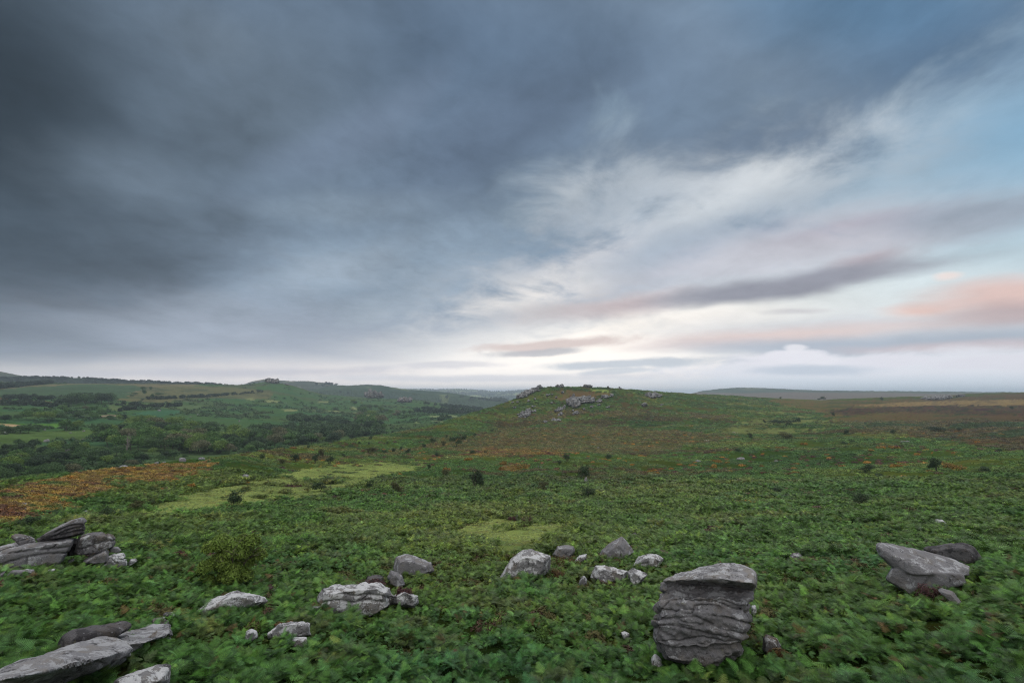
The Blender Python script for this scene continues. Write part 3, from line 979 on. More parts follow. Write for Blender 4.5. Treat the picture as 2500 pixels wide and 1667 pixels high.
def hull_block(bm_, poly, r, depth, dn=0.0, fs=0.72, bs=0.80, front=0.45, dz=0.0):
    """a rounded block: the outline, a smaller face nearer to the eye and a smaller one behind; outline points may carry their own distance"""
    cx = sum(p[0] for p in poly) / len(poly)
    cy = sum(p[1] for p in poly) / len(poly)
    vs = []
    for p in poly:
        rr = r + (p[2] if len(p) > 2 else 0.0)
        vs.append(at_range(p[0], p[1], rr))
        vs.append(at_range(cx + (p[0] - cx) * fs, cy + (p[1] - cy) * fs + dn, rr - depth * front))
        x, y, z = at_range(cx + (p[0] - cx) * bs, cy + (p[1] - cy) * bs, rr + depth * (1 - front))
        vs.append((x, y, z))
    verts = [bm_.verts.new((float(a), float(b), float(c_) + dz)) for a, b, c_ in vs]
    res = bmesh.ops.convex_hull(bm_, input=verts)
    junk = [e for e in res['geom_interior'] + res['geom_unused'] if isinstance(e, bmesh.types.BMVert)]
    bmesh.ops.delete(bm_, geom=list(set(junk)), context='VERTS')


def carve(px, py, lines, w, depth):
    """how deep the joints of the granite cut at each point"""
    d = np.zeros(px.shape)
    for L in lines:
        best = np.full(px.shape, 1e9)
        for (x0, y0), (x1, y1) in zip(L[:-1], L[1:]):
            vx, vy = x1 - x0, y1 - y0
            t = np.clip(((px - x0) * vx + (py - y0) * vy) / (vx * vx + vy * vy), 0, 1)
            best = np.minimum(best, np.hypot(px - x0 - t * vx, py - y0 - t * vy))
        d = np.maximum(d, np.exp(-(best / w) ** 2) + 0.14 * np.exp(-(best / (w * 3.0)) ** 2))
    return -depth * d


def rock(name, label, mat, blocks, voxel, cracks=None, cw=2.2, cd=0.07, amp=0.05, nsc=0.7, seed=1, smooth=6, group=None, cat='rock', parent=None, strata=0.0, layers=None):
    bm_ = bmesh.new()
    for b in blocks:
        hull_block(bm_, **b)
    me_ = bpy.data.meshes.new(name)
    bm_.to_mesh(me_)
    bm_.free()
    o = link(name, me_, parent)
    rm = o.modifiers.new('r', 'REMESH')
    rm.mode = 'VOXEL'
    rm.voxel_size = voxel
    sm = o.modifiers.new('s', 'SMOOTH')
    sm.factor = 0.5
    sm.iterations = smooth
    JOBS.append((o, mat, cracks, cw, cd, amp, nsc, seed, voxel, strata, layers))
    if parent is None and label:
        setp(o, label, cat, group)
    elif label:
        o['label'] = label
    return o


def finish_rocks():
    dg = bpy.context.evaluated_depsgraph_get()
    done = []
    for (o, *_rest) in JOBS:
        done.append(bpy.data.meshes.new_from_object(o.evaluated_get(dg)))
    for (o, mat, cracks, cw, cd, amp, nsc, seed, voxel, strata, layers), me_ in zip(JOBS, done):
        n = len(me_.vertices)
        co = np.empty(n * 3, np.float32)
        me_.vertices.foreach_get('co', co)
        co = co.reshape(-1, 3).astype(float)
        no = np.empty(n * 3, np.float32)
        me_.vertex_normals.foreach_get('vector', no)
        no = no.reshape(-1, 3).astype(float)
        d = fbm(co[:, 0] / nsc, co[:, 1] / nsc, co[:, 2] / nsc, oct=4, seed=seed) * amp
        d += fbm(co[:, 0] / (nsc * .22), co[:, 1] / (nsc * .22), co[:, 2] / (nsc * .22), oct=3, seed=seed + 4) * amp * 0.28
        bl_ = fbm(co[:, 0] / (nsc * .6), co[:, 1] / (nsc * .6), co[:, 2] / (nsc * .6), oct=4, seed=seed + 40)
        d += amp * 0.75 * (np.abs(bl_) * 2.0 - 0.7)
        # rough, faintly bedded surface
        wz = co[:, 2] + 0.25 * fbm(co[:, 0] / (nsc * 1.3), co[:, 1] / (nsc * 1.3), oct=3, seed=seed + 8) * nsc
        lay = np.abs(((wz / (nsc * 0.42)) % 1.0) - 0.5) * 2
        d -= strata * np.exp(-((1 - lay) / 0.16) ** 2) * (1 - np.abs(no[:, 2]) * 0.7)
        if layers:
            # beds of the granite: each swells between its joints and stands a little in or out
            px, py = project(co[:, 0], co[:, 1], co[:, 2])
            py = py + fbm(co[:, 0] * 2.2, co[:, 2] * 2.2, oct=4, seed=19) * 1.5
            bed = np.zeros(n, int)
            near_ = np.full(n, 1e9)
            for L in layers:
                yc_ = np.interp(px, [p[0] for p in L], [p[1] for p in L])
                bed += (py > yc_)
                near_ = np.minimum(near_, np.abs(py - yc_) + 2.0 * (vn(co[:, 0] * 1.3, co[:, 1] * 1.3, seed=len(L)) > 0.75) * 4)
            offs = np.random.default_rng(seed).uniform(-0.07, 0.05, len(layers) + 1)
            side = 1 - np.abs(no[:, 2]) ** 2
            d += (offs[bed] + 0.05 * (1 - np.exp(-near_ / 7.0)) - 0.12 * np.exp(-(near_ / 1.5) ** 2) * (0.25 + 0.9 * sst(vn(co[:, 0] * 1.9 + seed, co[:, 1] * 1.9, co[:, 2] * 2.5, seed=77), 0.25, 0.6)) - 0.03) * side
        if cracks:
            px, py = project(co[:, 0], co[:, 1], co[:, 2])
            jx = fbm(co[:, 0] * 3, co[:, 2] * 3, oct=3, seed=9) * cw * 0.8
            d += carve(px, py + jx, cracks, cw, cd) * (0.6 + 0.4 * vn(co[:, 0] * 2, co[:, 2] * 2, seed=3))
        co += no * d[:, None]
        me_.vertices.foreach_set('co', co.astype(np.float32).ravel())
        me_.polygons.foreach_set('use_smooth', np.ones(len(me_.polygons), bool))
        me_.materials.clear()
        me_.materials.append(mat)
        me_.update()
        o.modifiers.clear()
        old = o.data
        o.data = me_
        bpy.data.meshes.remove(old)
        me_.name = o.name
    JOBS.clear()


def Z(pts, ox, oy, k_):
    return [(ox + p[0] / k_, oy + p[1] / k_) + tuple(p[2:]) for p in pts]


FOOT2 = []
FOOT = []      # (x, y, radius) kept clear of bracken


def rr_at(px, py):
    return M.at(px, py)[3]


def clear(px, py, rad, r=None):
    x, y, z, r_ = M.at(px, py)
    if r is not None:
        x, y, z = at_range(px, py, r)
    FOOT.append((float(x), float(y), rad))


# --- the layered stack in the foreground
def zs(p):
    return Z(p, 1560, 1350, 5.406)


RS = 14.1
stack = bpy.data.objects.new('rock_stack', None)
COL.objects.link(stack)
bx_, by_, bz_ = at_range(1715, 1590, RS + 0.6)
stack.location = (bx_, by_, bz_)
setp(stack, 'tall layered granite stack with overhanging capstone, alone in bracken at lower right', 'rock stack')


def keep(o, parent):
    """parent without moving"""
    o.parent = parent
    o.matrix_parent_inverse = parent.matrix_world.inverted() if False else __import__('mathutils').Matrix.Translation(parent.location).inverted()
    return o


beds = [zs(p) for p in (
    [(150, 520), (290, 510), (480, 450), (620, 500), (800, 530), (930, 580), (1100, 600), (1180, 640), (1300, 620), (1490, 650)],
    [(150, 640), (260, 632), (420, 625), (570, 600), (720, 625), (850, 630), (1050, 660), (1200, 740), (1300, 760), (1380, 765), (1485, 800)],
    [(150, 800), (225, 800), (300, 740), (450, 745), (560, 785), (690, 790), (780, 780), (900, 800), (1000, 830), (1130, 840), (1300, 880), (1480, 925)],
    [(150, 875), (330, 880), (480, 860), (640, 830), (760, 835), (900, 910), (1000, 970), (1150, 1020), (1300, 1050), (1480, 1070)],
    [(150, 965), (330, 950), (500, 950), (640, 990), (800, 1040), (950, 1090), (1150, 1110), (1300, 1140), (1480, 1160)],
    [(150, 1240), (250, 1220), (380, 1155), (550, 1180), (700, 1165), (850, 1135), (950, 1165), (1060, 1190), (1250, 1200), (1450, 1210)])]
col_cracks = [zs(p) for p in (
    [(500, 870), (650, 910), (900, 950), (980, 950)],
    [(390, 640), (330, 700), (260, 790)],
    [(700, 790), (730, 700), (900, 690)],
    [(400, 430), (450, 405), (560, 375), (700, 350)])]
column = rock('layered_base', None, m_grey, [
    dict(poly=zs([(292, 470, .1), (272, 600), (255, 640), (400, 660), (800, 670), (1100, 690), (1470, 800), (1475, 660, .1), (1482, 520, .75), (1482, 440, 1.0), (1300, 340, 1.0), (900, 280, 1.0), (640, 300, .8), (440, 335, .4), (320, 400, .2)]), r=RS + 0.36, depth=1.7, fs=0.94, bs=0.9, front=0.30, dn=2),
    dict(poly=zs([(258, 610), (238, 700), (222, 800), (215, 880), (480, 900), (900, 900), (1475, 950), (1462, 800), (1478, 650), (1100, 560), (700, 560), (400, 570)]), r=RS + 0.1, depth=1.8, fs=0.90, bs=0.9, front=0.42, dn=2),
    dict(poly=zs([(225, 790), (190, 880), (175, 960), (165, 1010), (700, 1100), (1455, 1110), (1475, 1040), (1478, 930), (1470, 820), (1000, 740), (600, 730)]), r=RS + 0.02, depth=1.9, fs=0.90, bs=0.9, front=0.42, dn=2),
    dict(poly=zs([(180, 940), (160, 1040), (152, 1130), (180, 1200), (400, 1240), (900, 1250), (1400, 1200), (1440, 1090), (1430, 1000), (900, 930)]), r=RS - 0.02, depth=1.9, fs=0.90, bs=0.9, front=0.42, dn=2),
    dict(poly=zs([(150, 1120), (165, 1190), (250, 1290), (330, 1420), (600, 1460), (800, 1470), (980, 1470), (1080, 1440), (1250, 1400), (1400, 1290), (1420, 1120), (900, 1080), (400, 1080)]), r=RS - 0.02, depth=1.7, fs=0.88, bs=0.9, front=0.42, dn=-3),
], 0.024, cracks=col_cracks, layers=beds, cw=1.3, cd=0.07, amp=0.075, nsc=0.6, seed=31, smooth=2)
keep(column, stack)
cap = rock('upper_slab', None, m_cap, [
    dict(poly=zs([(310, 375, 0.1), (330, 350, .1), (450, 285, .2), (600, 235, .3), (760, 203, .4), (900, 160, .5), (1100, 122, .5), (1250, 128, .5), (1400, 168, .4), (1500, 215, .3), (1540, 262, .1),
                  (1547, 320, -.1), (1540, 405, -.3), (1540, 470, .95), (1495, 500, 1.05), (1350, 482, 1.1), (1100, 442, 1.1), (900, 402, 1.0), (740, 370, .8), (1440, 395, -.45), (1300, 365, -.45), (1100, 335, -.45), (900, 318, -.3), (740, 335, -.1), (600, 350, 0.1), (480, 365, .1)]), r=RS - 0.15, depth=1.7, fs=0.95, bs=0.9, front=0.12, dn=0),
], 0.026, cracks=[zs([(500, 372), (620, 350), (720, 330), (800, 290)])], cw=1.8, cd=0.05, amp=0.035, nsc=0.7, seed=35, smooth=4)
keep(cap, stack)
clear(1715, 1590, 1.15, RS + 0.9)

# --- stones drawn from their outlines (pieces of the 2500 wide frame)
kA = 3.358
A_ = lambda p: Z(p, 0, 1200, kA)
B_ = lambda p: Z(p, 600, 1200, kA)
C_ = lambda p: Z(p, 1200, 1200, 3.357)
D_ = lambda p: Z(p, 1800, 1200, 3.357)
E_ = lambda p: Z(p, 0, 1250, 6.72)


def boulder(name, label, mat, poly, depth=None, dn=None, voxel=None, seed=1, rbase=None, fs=0.7, extra=None, cracks=None, amp=None, sink=0.35, cd=0.05, clr=True, strata=0.0, bs=0.8, front=0.45, smooth=5, cw=2.0, yb=None, drape=None, low=True):
    xs_ = [p[0] for p in poly]
    ys_ = [p[1] for p in poly]
    w = max(xs_) - min(xs_)
    cx, by = (max(xs_) + min(xs_)) / 2, max(ys_)
    if rbase is None:
        rbase = rr_at(cx, yb or by)
        _x, _y, _z = at_range(cx, by, 1.0)
        if rbase < 60 and low:               # the leaves hide the foot: what shows at that row stands nearer than the soil
            sm_ = w * rbase / F < 1.0
            rbase -= (0.14 if sm_ else 0.28) / max(-float(_z) - 0.17, 0.12)
            sink = 0.10 if sm_ else 0.30
    wm = w * rbase / F
    hm_ = (max(ys_) - min(ys_)) * rbase / F
    depth = depth or min(wm * 0.8, 3.0)
    dn = (0.16 * (max(ys_) - min(ys_))) if dn is None else dn
    voxel = voxel or max(wm / 70.0, 0.022)
    # carry the outline a little below the leaves
    midy = (max(ys_) + min(ys_)) / 2
    pp = [(p[0], p[1] + (sink * F / rbase * 0.8 if p[1] > midy else 0)) + tuple(p[2:]) for p in poly]
    if drape is not None:
        qq = []
        for p in poly:
            rg0 = M.at(p[0], min(p[1], 1900))[3]
            x_, y_, z_ = at_range(p[0], p[1], 1.0)
            hh_ = drape + (p[2] if len(p) > 2 else 0.0)
            qq.append((p[0], p[1], rg0 - hh_ / max(-float(z_) - 0.17, 0.12) - rbase - depth * 0.35))
        pp = qq
    bl = [dict(poly=pp, r=rbase + depth * 0.35, depth=depth, dn=dn, fs=fs, bs=bs, front=front)]
    for e in (extra or []):
        e = dict(e)
        e['r'] = rbase + e.pop('dr', 0.3)
        bl.append(e)
    o = rock(name, label, mat, bl, voxel, cracks=cracks, cw=cw, cd=cd, amp=amp or wm * 0.022, nsc=max(wm * 0.3, 0.3), seed=seed, smooth=smooth, strata=strata)
    if clr:
        n_ = max(int(w / 40), 1)
        for i in range(n_):
            fx = (i + 0.5) / n_
            x_, y_, z_ = at_range(min(xs_) + w * fx, by, rbase + depth * 0.5)
            FOOT.append((float(x_), float(y_), min(wm / n_ * 0.50, depth * 0.55)))
    return o


# left outcrop: every block that could be lifted off is a thing
RL = 29.5
boulder('layered_rock', 'long low layered granite block under the leaning slabs at the left edge', m_grey,
        E_([(-160, 700), (60, 650), (170, 590), (400, 540), (650, 490), (900, 450), (1220, 425), (1195, 520), (1140, 620), (1110, 680), (980, 770), (880, 860), (700, 895), (400, 925), (100, 950), (-160, 1000)]),
        depth=3.6, dn=4, rbase=RL, voxel=0.05, seed=41, fs=0.92, front=0.3, amp=0.05, cw=1.25, cd=0.15,
        cracks=[E_(p) for p in ([(-100, 665), (60, 665), (350, 660), (480, 640), (620, 610), (760, 605), (870, 590), (920, 530)], [(620, 610), (900, 600), (1130, 570)],
                [(-160, 900), (0, 870), (200, 790), (440, 740), (620, 695), (880, 680), (1120, 665)], [(450, 750), (425, 900)], [(-100, 960), (220, 930), (500, 915)], [(300, 660), (420, 570), (700, 520)])])
boulder('boulder', 'dark rock added to fill the shaded cleft of the left outcrop', m_dark, E_([(1090, 450), (1180, 420), (1300, 430), (1290, 560), (1250, 700), (1120, 720), (1100, 600)]), depth=1.2, rbase=RL + 2.2, seed=39, sink=0.0, clr=False)  # added block in dark granite, stands in for the shade of the gap
boulder('rock_slab', 'low flat grey slab behind the layered block, at the very left edge', m_grey, E_([(-120, 660), (-120, 600), (0, 570), (150, 520), (270, 500), (330, 540), (100, 625)]), depth=1.6, rbase=RL + 3.0, seed=42, sink=0.1, clr=False)
boulder('boulder', 'rounded knobbly grey boulder lying on the left end of the layered block', m_mossy, E_([(178, 410), (205, 370), (300, 345), (400, 363), (470, 400), (570, 425), (600, 470), (590, 510), (450, 545), (350, 552), (270, 480)]),
        depth=1.1, rbase=RL + 2.0, seed=43, sink=0.06, clr=False, cracks=[E_([(300, 480), (420, 450), (480, 400)]), E_([(450, 540), (460, 480), (560, 440)])], cw=1.0, cd=0.06)
boulder('boulder', 'small dark rounded boulder wedged under the low end of the leaning slabs', m_dark, E_([(590, 440), (680, 400), (760, 395), (820, 440), (805, 485), (700, 505), (615, 500)]), depth=0.8, rbase=RL + 1.6, seed=44, sink=0.04, clr=False)
boulder('leaning_slab', 'thick dark tilted slab propped on the layered block, lower of two leaning slabs', m_dark,
        E_([(650, 400), (820, 330), (1000, 250), (1200, 180), (1380, 160), (1415, 210), (1412, 310), (1370, 365), (1200, 415), (1000, 445), (830, 478), (700, 440)]),
        depth=2.6, dn=-3, rbase=RL + 0.7, voxel=0.04, seed=45, sink=0.0, fs=0.93, front=0.35, amp=0.03, clr=False, cw=1.3, cd=0.16,
        cracks=[E_([(820, 420), (1000, 370), (1200, 320), (1410, 300)]), E_([(900, 330), (1100, 240), (1300, 200), (1400, 215)]), E_([(860, 400), (1100, 300), (1330, 240), (1400, 250)])])
boulder('leaning_slab', 'thin grey tilted slab on top of the thicker leaning slab, highest stone of the left outcrop', m_grey,
        E_([(660, 395), (900, 262), (1050, 180), (1240, 98), (1350, 78), (1400, 100), (1435, 150), (1400, 180), (1200, 190), (1060, 240), (950, 290), (760, 370)]),
        depth=2.2, dn=1, rbase=RL + 1.3, voxel=0.04, seed=46, sink=0.0, fs=0.9, amp=0.03, clr=False)
boulder('rock_block', 'square brown-stained granite block right of the dark cleft in the left outcrop', m_mossy,
        E_([(1250, 600), (1268, 470), (1300, 390), (1430, 340), (1530, 322), (1700, 328), (1770, 340), (1860, 368), (1897, 410), (1890, 462), (1800, 480), (1872, 512), (1880, 535), (1750, 585), (1700, 615), (1450, 655), (1350, 690), (1230, 695), (1200, 650)]),
        depth=2.4, dn=6, rbase=RL + 0.4, voxel=0.04, seed=47, sink=0.0, fs=0.88, front=0.35, amp=0.04, cw=1.4, cd=0.12,
        cracks=[E_([(1260, 600), (1400, 600), (1540, 540), (1750, 480), (1890, 462)]), E_([(1410, 650), (1405, 600)]), E_([(1740, 490), (1770, 400), (1740, 340)])])
boulder('rock_block', 'rough grey block under the square brown-stained block of the left outcrop', m_grey, E_([(1350, 745), (1400, 690), (1600, 655), (1750, 598), (1788, 640), (1782, 730), (1700, 765), (1500, 770)]), depth=1.8, rbase=RL + 0.1, seed=48, clr=False)
boulder('boulder', 'smooth oval stone at the right shoulder of the left outcrop', m_grey, E_([(1765, 590), (1850, 558), (1950, 575), (1995, 620), (1960, 655), (1800, 655)]), depth=0.9, rbase=RL + 0.9, seed=49, sink=0.0, clr=False)
boulder('boulder', 'pale fractured boulder at the right foot of the left outcrop', m_pale, E_([(1570, 870), (1700, 760), (1870, 680), (2020, 655), (2072, 700), (2088, 790), (2000, 850), (1880, 830), (1700, 850)]), depth=1.3, rbase=RL + 0.2, seed=50, amp=0.06, strata=0.02,
        cracks=[E_([(1700, 760), (1800, 740), (1900, 830)]), E_([(1880, 830), (1890, 760), (1980, 690)]), E_([(1900, 760), (2010, 780), (2080, 740)])], cw=1.2, cd=0.10)
boulder('stone', 'small pale stone just right of the left outcrop', m_pale, E_([(2085, 860), (2140, 768), (2230, 758), (2262, 790), (2150, 850)]), depth=0.5, seed=51)
boulder('stone', 'small rounded stone below the dark cleft of the left outcrop', m_pale, E_([(1085, 825), (1120, 778), (1200, 758), (1225, 780), (1120, 840)]), depth=0.5, seed=52)
boulder('stone', 'low pale stone in the grass at the foot of the layered block, nearest the cleft', m_pale, E_([(725, 980), (800, 935), (900, 922), (925, 935), (860, 970)]), depth=0.5, seed=53)
boulder('stone', 'low grey stone along the foot of the layered block, left of the other foot stones', m_grey, E_([(80, 1000), (180, 955), (460, 928), (580, 940), (570, 975), (470, 975), (200, 1010)]), depth=0.6, seed=54)
boulder('stone', 'white chip of stone below the square brown-stained block', m_pale, E_([(1390, 930), (1420, 900), (1480, 910), (1470, 930)]), depth=0.3, seed=55)
boulder('stone', 'flat pale stone under the rough block of the left outcrop', m_pale, E_([(1300, 890), (1340, 868), (1500, 862), (1510, 875), (1400, 892)]), depth=0.4, seed=56)
boulder('stone', 'pointed grey stone at the left edge below the layered block', m_grey, E_([(-60, 1050), (0, 1000), (100, 950), (60, 1010), (0, 1060)]), depth=0.7, seed=57)

# lower left slabs
boulder('boulder', 'dark brown-grey rounded boulder lying behind the long slab at the lower left', m_dark,
        A_([(453, 1290), (460, 1230), (510, 1170), (600, 1125), (750, 1090), (900, 1065), (1030, 1062), (1077, 1095), (1060, 1125), (950, 1155), (850, 1195), (720, 1262), (520, 1305)]), depth=1.5, seed=61, dn=10, amp=0.04, sink=0.1, cracks=[A_([(700, 1085), (900, 1085), (1000, 1100)])], cw=2, cd=.03)
boulder('long_slab', 'long pale granite slab running out of the lower left corner', m_slab,
        A_([(-160, 1560, .4), (-40, 1462, .45), (80, 1418, .45), (300, 1352, .5), (500, 1307, .5), (720, 1258, .5), (860, 1190, .45), (960, 1200, .45), (1040, 1240, .5), (1085, 1290, .6),
            (0, 1540, .75), (250, 1500, .75), (500, 1440, .72), (800, 1375, .7), (1000, 1305, .65),
            (1088, 1350, .1), (1030, 1400, 0), (850, 1440, 0), (640, 1470, 0), (480, 1540, 0), (300, 1640, 0), (100, 1740, 0), (-160, 1740, 0)]),
        depth=0.9, rbase=14.7, voxel=0.03, seed=62, fs=0.97, bs=0.95, front=0.05, dn=0, amp=0.085, drape=0.12, cd=0.05, strata=0.03, cracks=[A_([(300, 1420), (520, 1370), (760, 1320)]), A_([(640, 1470), (760, 1400), (900, 1395), (1060, 1370)])], cw=2.0)
boulder('rock_slab', 'flat fissured pale slab joined to the far end of the long lower left slab', m_slab,
        A_([(860, 1195, .35), (1020, 1150, .35), (1200, 1110, .35), (1260, 1083, .35), (1380, 1100, .35), (1415, 1175, .3), (1390, 1160, .42), (1200, 1235, .4), (1410, 1200, .05), (1330, 1242, 0), (1200, 1275, 0), (1085, 1290, .2), (940, 1260, .3)]),
        depth=0.8, rbase=17.2, voxel=0.028, seed=63, fs=0.97, bs=0.95, front=0.05, dn=0, amp=0.05, drape=0.08,
        cracks=[A_([(1000, 1240), (1150, 1195), (1290, 1160), (1390, 1170)]), A_([(1180, 1250), (1300, 1200), (1410, 1190)])], cw=2.2, cd=0.09)
boulder('stone', 'rough grey stone with brown moss at the upper end of the fissured lower left slab', m_mossy, A_([(1235, 1085), (1250, 1050), (1330, 1022), (1382, 1060), (1382, 1112), (1280, 1105)]), depth=0.7, seed=64, amp=0.05)
boulder('stone', 'low mossy stone furthest up the line from the fissured lower left slab', m_mossy, A_([(1318, 1028), (1340, 990), (1430, 983), (1485, 1008), (1420, 1032)]), depth=0.6, seed=65, amp=0.03)
boulder('rock_slab', 'pale granite slab with dark lichen cut by the bottom edge of the picture, left of centre', m_pale,
        A_([(890, 1660, 0), (925, 1568, .2), (950, 1538, .4), (1100, 1488, .5), (1250, 1448, .5), (1400, 1423, .45), (1395, 1530, .3), (1380, 1640, 0), (1000, 1640, .3), (1300, 1560, .45)]), depth=0.7, rbase=13.4, seed=66, fs=0.97, bs=0.95, front=0.05, dn=0, amp=0.04, drape=0.12, voxel=0.026)
boulder('rock_slab', 'low pale outcrop with brown turf on top, beside the yellow-green bush', m_pale,
        A_([(1600, 1012), (1612, 960), (1700, 908), (1800, 860), (1900, 820), (1980, 817), (2060, 832), (2149, 850), (2205, 895), (2120, 930), (2040, 930), (1980, 905), (1810, 935), (1750, 975), (1660, 1018)]), depth=1.6, seed=67, amp=0.06, dn=3, sink=0.06, low=False, rbase=rr_at(545, 1492) - 0.7, strata=0.03)
boulder('stone', 'pinkish flat stone in the brown turf between the lower left slabs and the low outcrop', m_mossy, A_([(1585, 1090), (1620, 1068), (1690, 1050), (1688, 1075), (1640, 1095)]), depth=0.4, seed=68)
boulder('boulder', 'small grey lichened boulder in bracken left of the oblong slab', m_pale, B_([(-20, 1195), (0, 1140), (50, 1118), (92, 1138), (102, 1172), (60, 1208)]), depth=0.6, seed=69)
boulder('rock_slab', 'oblong pale slab with a straight grassy edge, below the heather-topped outcrop', m_pale, B_([(172, 1105), (260, 1080), (430, 1058), (530, 1078), (542, 1118), (400, 1132), (280, 1145), (190, 1135)]), depth=0.9, seed=70, fs=.85, dn=2)
boulder('boulder', 'lichen-spotted boulder just below the oblong slab', m_pale, B_([(332, 1215), (380, 1188), (430, 1196), (500, 1188), (522, 1222), (510, 1248), (430, 1255), (345, 1248)]), depth=0.6, seed=71)
boulder('rock_outcrop', 'broad pale granite outcrop topped with dark heather, left of centre in the foreground', m_pale,
        B_([(562, 915), (598, 840), (622, 778), (700, 778), (850, 768), (950, 748), (1100, 740), (1190, 778), (1205, 830), (1200, 875), (1100, 915), (1045, 965), (960, 965), (900, 925), (800, 905), (700, 935), (620, 930)]),
        depth=2.0, seed=72, amp=0.07, dn=10, fs=0.86, front=0.5, voxel=0.035, cw=2.0, cd=0.12, sink=0.25,
        extra=[dict(poly=B_([(522, 1012), (528, 975), (560, 935), (640, 930), (650, 970), (610, 1012)]), dr=0.0, depth=0.7), dict(poly=B_([(1200, 930), (1200, 850), (1300, 800), (1380, 850), (1420, 850), (1424, 915), (1390, 960)]), dr=0.6, depth=1.2)],
        cracks=[B_([(570, 915), (620, 900), (760, 895), (860, 915), (940, 905), (1000, 850), (1100, 860), (1200, 870)]), B_([(620, 815), (760, 830), (900, 860), (980, 840)]), B_([(930, 900), (1020, 895), (1120, 915)]), B_([(640, 930), (620, 1000)])])
boulder('boulder', 'dark low boulder behind the heather-topped outcrop', m_dark, B_([(945, 735), (1000, 695), (1070, 678), (1130, 692), (1148, 740), (1050, 760)]), depth=0.9, seed=73, clr=False)
boulder('boulder', 'large smooth wedge-shaped grey boulder with a dark lichen streak, left of centre', m_grey,
        B_([(1194, 632), (1202, 590), (1230, 530), (1300, 511), (1380, 524), (1450, 554), (1520, 580), (1547, 612), (1500, 642), (1420, 658), (1340, 668), (1280, 668), (1220, 655)]),
        depth=1.9, seed=74, dn=6, amp=0.035, sink=0.02, extra=[dict(poly=B_([(1270, 660), (1340, 660), (1475, 648), (1450, 690), (1380, 730), (1340, 750), (1295, 730)]), dr=0.9, depth=1.2, fs=.9)])
boulder('boulder', 'small leaning grey stone in front of the wedge-shaped boulder', m_grey, B_([(1160, 690), (1188, 638), (1240, 658), (1282, 690), (1308, 745), (1270, 775), (1220, 750), (1170, 730)]), depth=0.7, seed=75, sink=.1)

# central boulders
boulder('boulder', 'big white lichen-covered boulder with dark patches, beside red-brown bracken at centre', m_pale,
        C_([(55, 675), (100, 632), (145, 590), (170, 540), (250, 480), (330, 470), (420, 498), (492, 520), (482, 590), (430, 650), (320, 695), (270, 640), (200, 650), (110, 655)]), depth=1.9, seed=76, dn=7, amp=0.05, sink=.1,
        cracks=[C_([(260, 530), (300, 600), (290, 690)])], cw=2.5, cd=0.05)
boulder('boulder', 'rounded grey boulder just behind and right of the white lichen-covered boulder', m_grey, C_([(496, 485), (540, 443), (600, 433), (670, 445), (684, 480), (640, 528), (540, 512)]), depth=1.4, seed=77, sink=0.2)
boulder('boulder', 'pointed triangular grey boulder, tallest of the central group', m_grey, C_([(880, 500), (900, 450), (985, 408), (1072, 362), (1112, 400), (1178, 470), (1130, 505), (1000, 515), (920, 535), (888, 530)]), depth=1.7, seed=78, fs=.62, amp=0.03, sink=.15)
boulder('stone', 'small dark stone behind and right of the pointed triangular boulder', m_dark, C_([(1138, 368), (1150, 340), (1180, 333), (1204, 358), (1195, 375)]), depth=0.6, seed=79)
boulder('boulder', 'low rounded pale boulder right of the pointed triangular one', m_pale, C_([(1152, 575), (1200, 530), (1290, 504), (1370, 514), (1412, 545), (1402, 585), (1300, 580), (1200, 590)]), depth=1.3, seed=80, sink=.15)
boulder('boulder', 'long low pale boulder with dark lichen, in front of the pointed triangular one', m_pale, C_([(812, 668), (850, 603), (930, 598), (1000, 628), (1112, 650), (1104, 690), (1000, 705), (880, 700)]), depth=1.3, seed=81, sink=.15, amp=.05)
boulder('boulder', 'angular pale boulder touching the right end of the long low one', m_pale, C_([(1112, 655), (1160, 623), (1230, 648), (1282, 680), (1185, 752), (1130, 735)]), depth=1.0, seed=82, fs=.6)
boulder('stone', 'small pale stone between the white lichen-covered boulder and the pointed triangular one', m_pale, C_([(675, 565), (720, 520), (784, 506), (772, 545), (700, 575)]), depth=0.6, seed=83)
boulder('stone', 'small dark-topped stone in bracken in front of the long low boulder', m_mossy, C_([(706, 760), (730, 698), (760, 686), (784, 720), (778, 765)]), depth=0.6, seed=84)
boulder('stone', 'pale stone tip showing through bracken left of the rock stack', m_pale, C_([(1060, 1150), (1090, 1140), (1132, 1160), (1125, 1210), (1090, 1200)]), depth=0.5, seed=85, sink=.3)
boulder('stone', 'white-blotched stone in front of the foot of the rock stack', m_pale, C_([(1295, 1410), (1310, 1350), (1340, 1322), (1395, 1370), (1405, 1412), (1350, 1425)]), depth=0.5, seed=86)
boulder('stone', 'small white stone in bracken above the capstone of the rock stack', m_pale, C_([(1445, 610), (1460, 592), (1495, 605), (1500, 622)]), depth=0.4, seed=87)
boulder('stone', 'grey stone peeping out behind the right side of the rock stack', m_pale, C_([(2120, 990), (2130, 930), (2165, 925), (2178, 975), (2170, 1000)]), depth=0.6, seed=88)
boulder('boulder', 'mossy pale boulder in bracken right of the foot of the rock stack', m_mossy, D_([(205, 1270), (212, 1180), (240, 1160), (330, 1195), (362, 1250), (365, 1305), (300, 1320), (240, 1310)]), depth=0.8, seed=89)
boulder('stone', 'grey stone almost buried in bracken right of the mossy pale boulder', m_grey, D_([(855, 1290), (870, 1265), (905, 1270), (908, 1300), (870, 1305)]), depth=0.4, seed=90)
boulder('stone', 'stone tip at the bottom edge of the picture, centre', m_grey, C_([(990, 1600), (1000, 1560), (1020, 1542), (1045, 1550), (1050, 1600)]), depth=0.4, seed=91)
boulder('stone', 'dark speckled flat stone alone in bracken between rock stack and leaning wedge', m_mossy, D_([(430, 525), (450, 500), (500, 500), (580, 540), (572, 568), (480, 558)]), depth=0.8, seed=92)
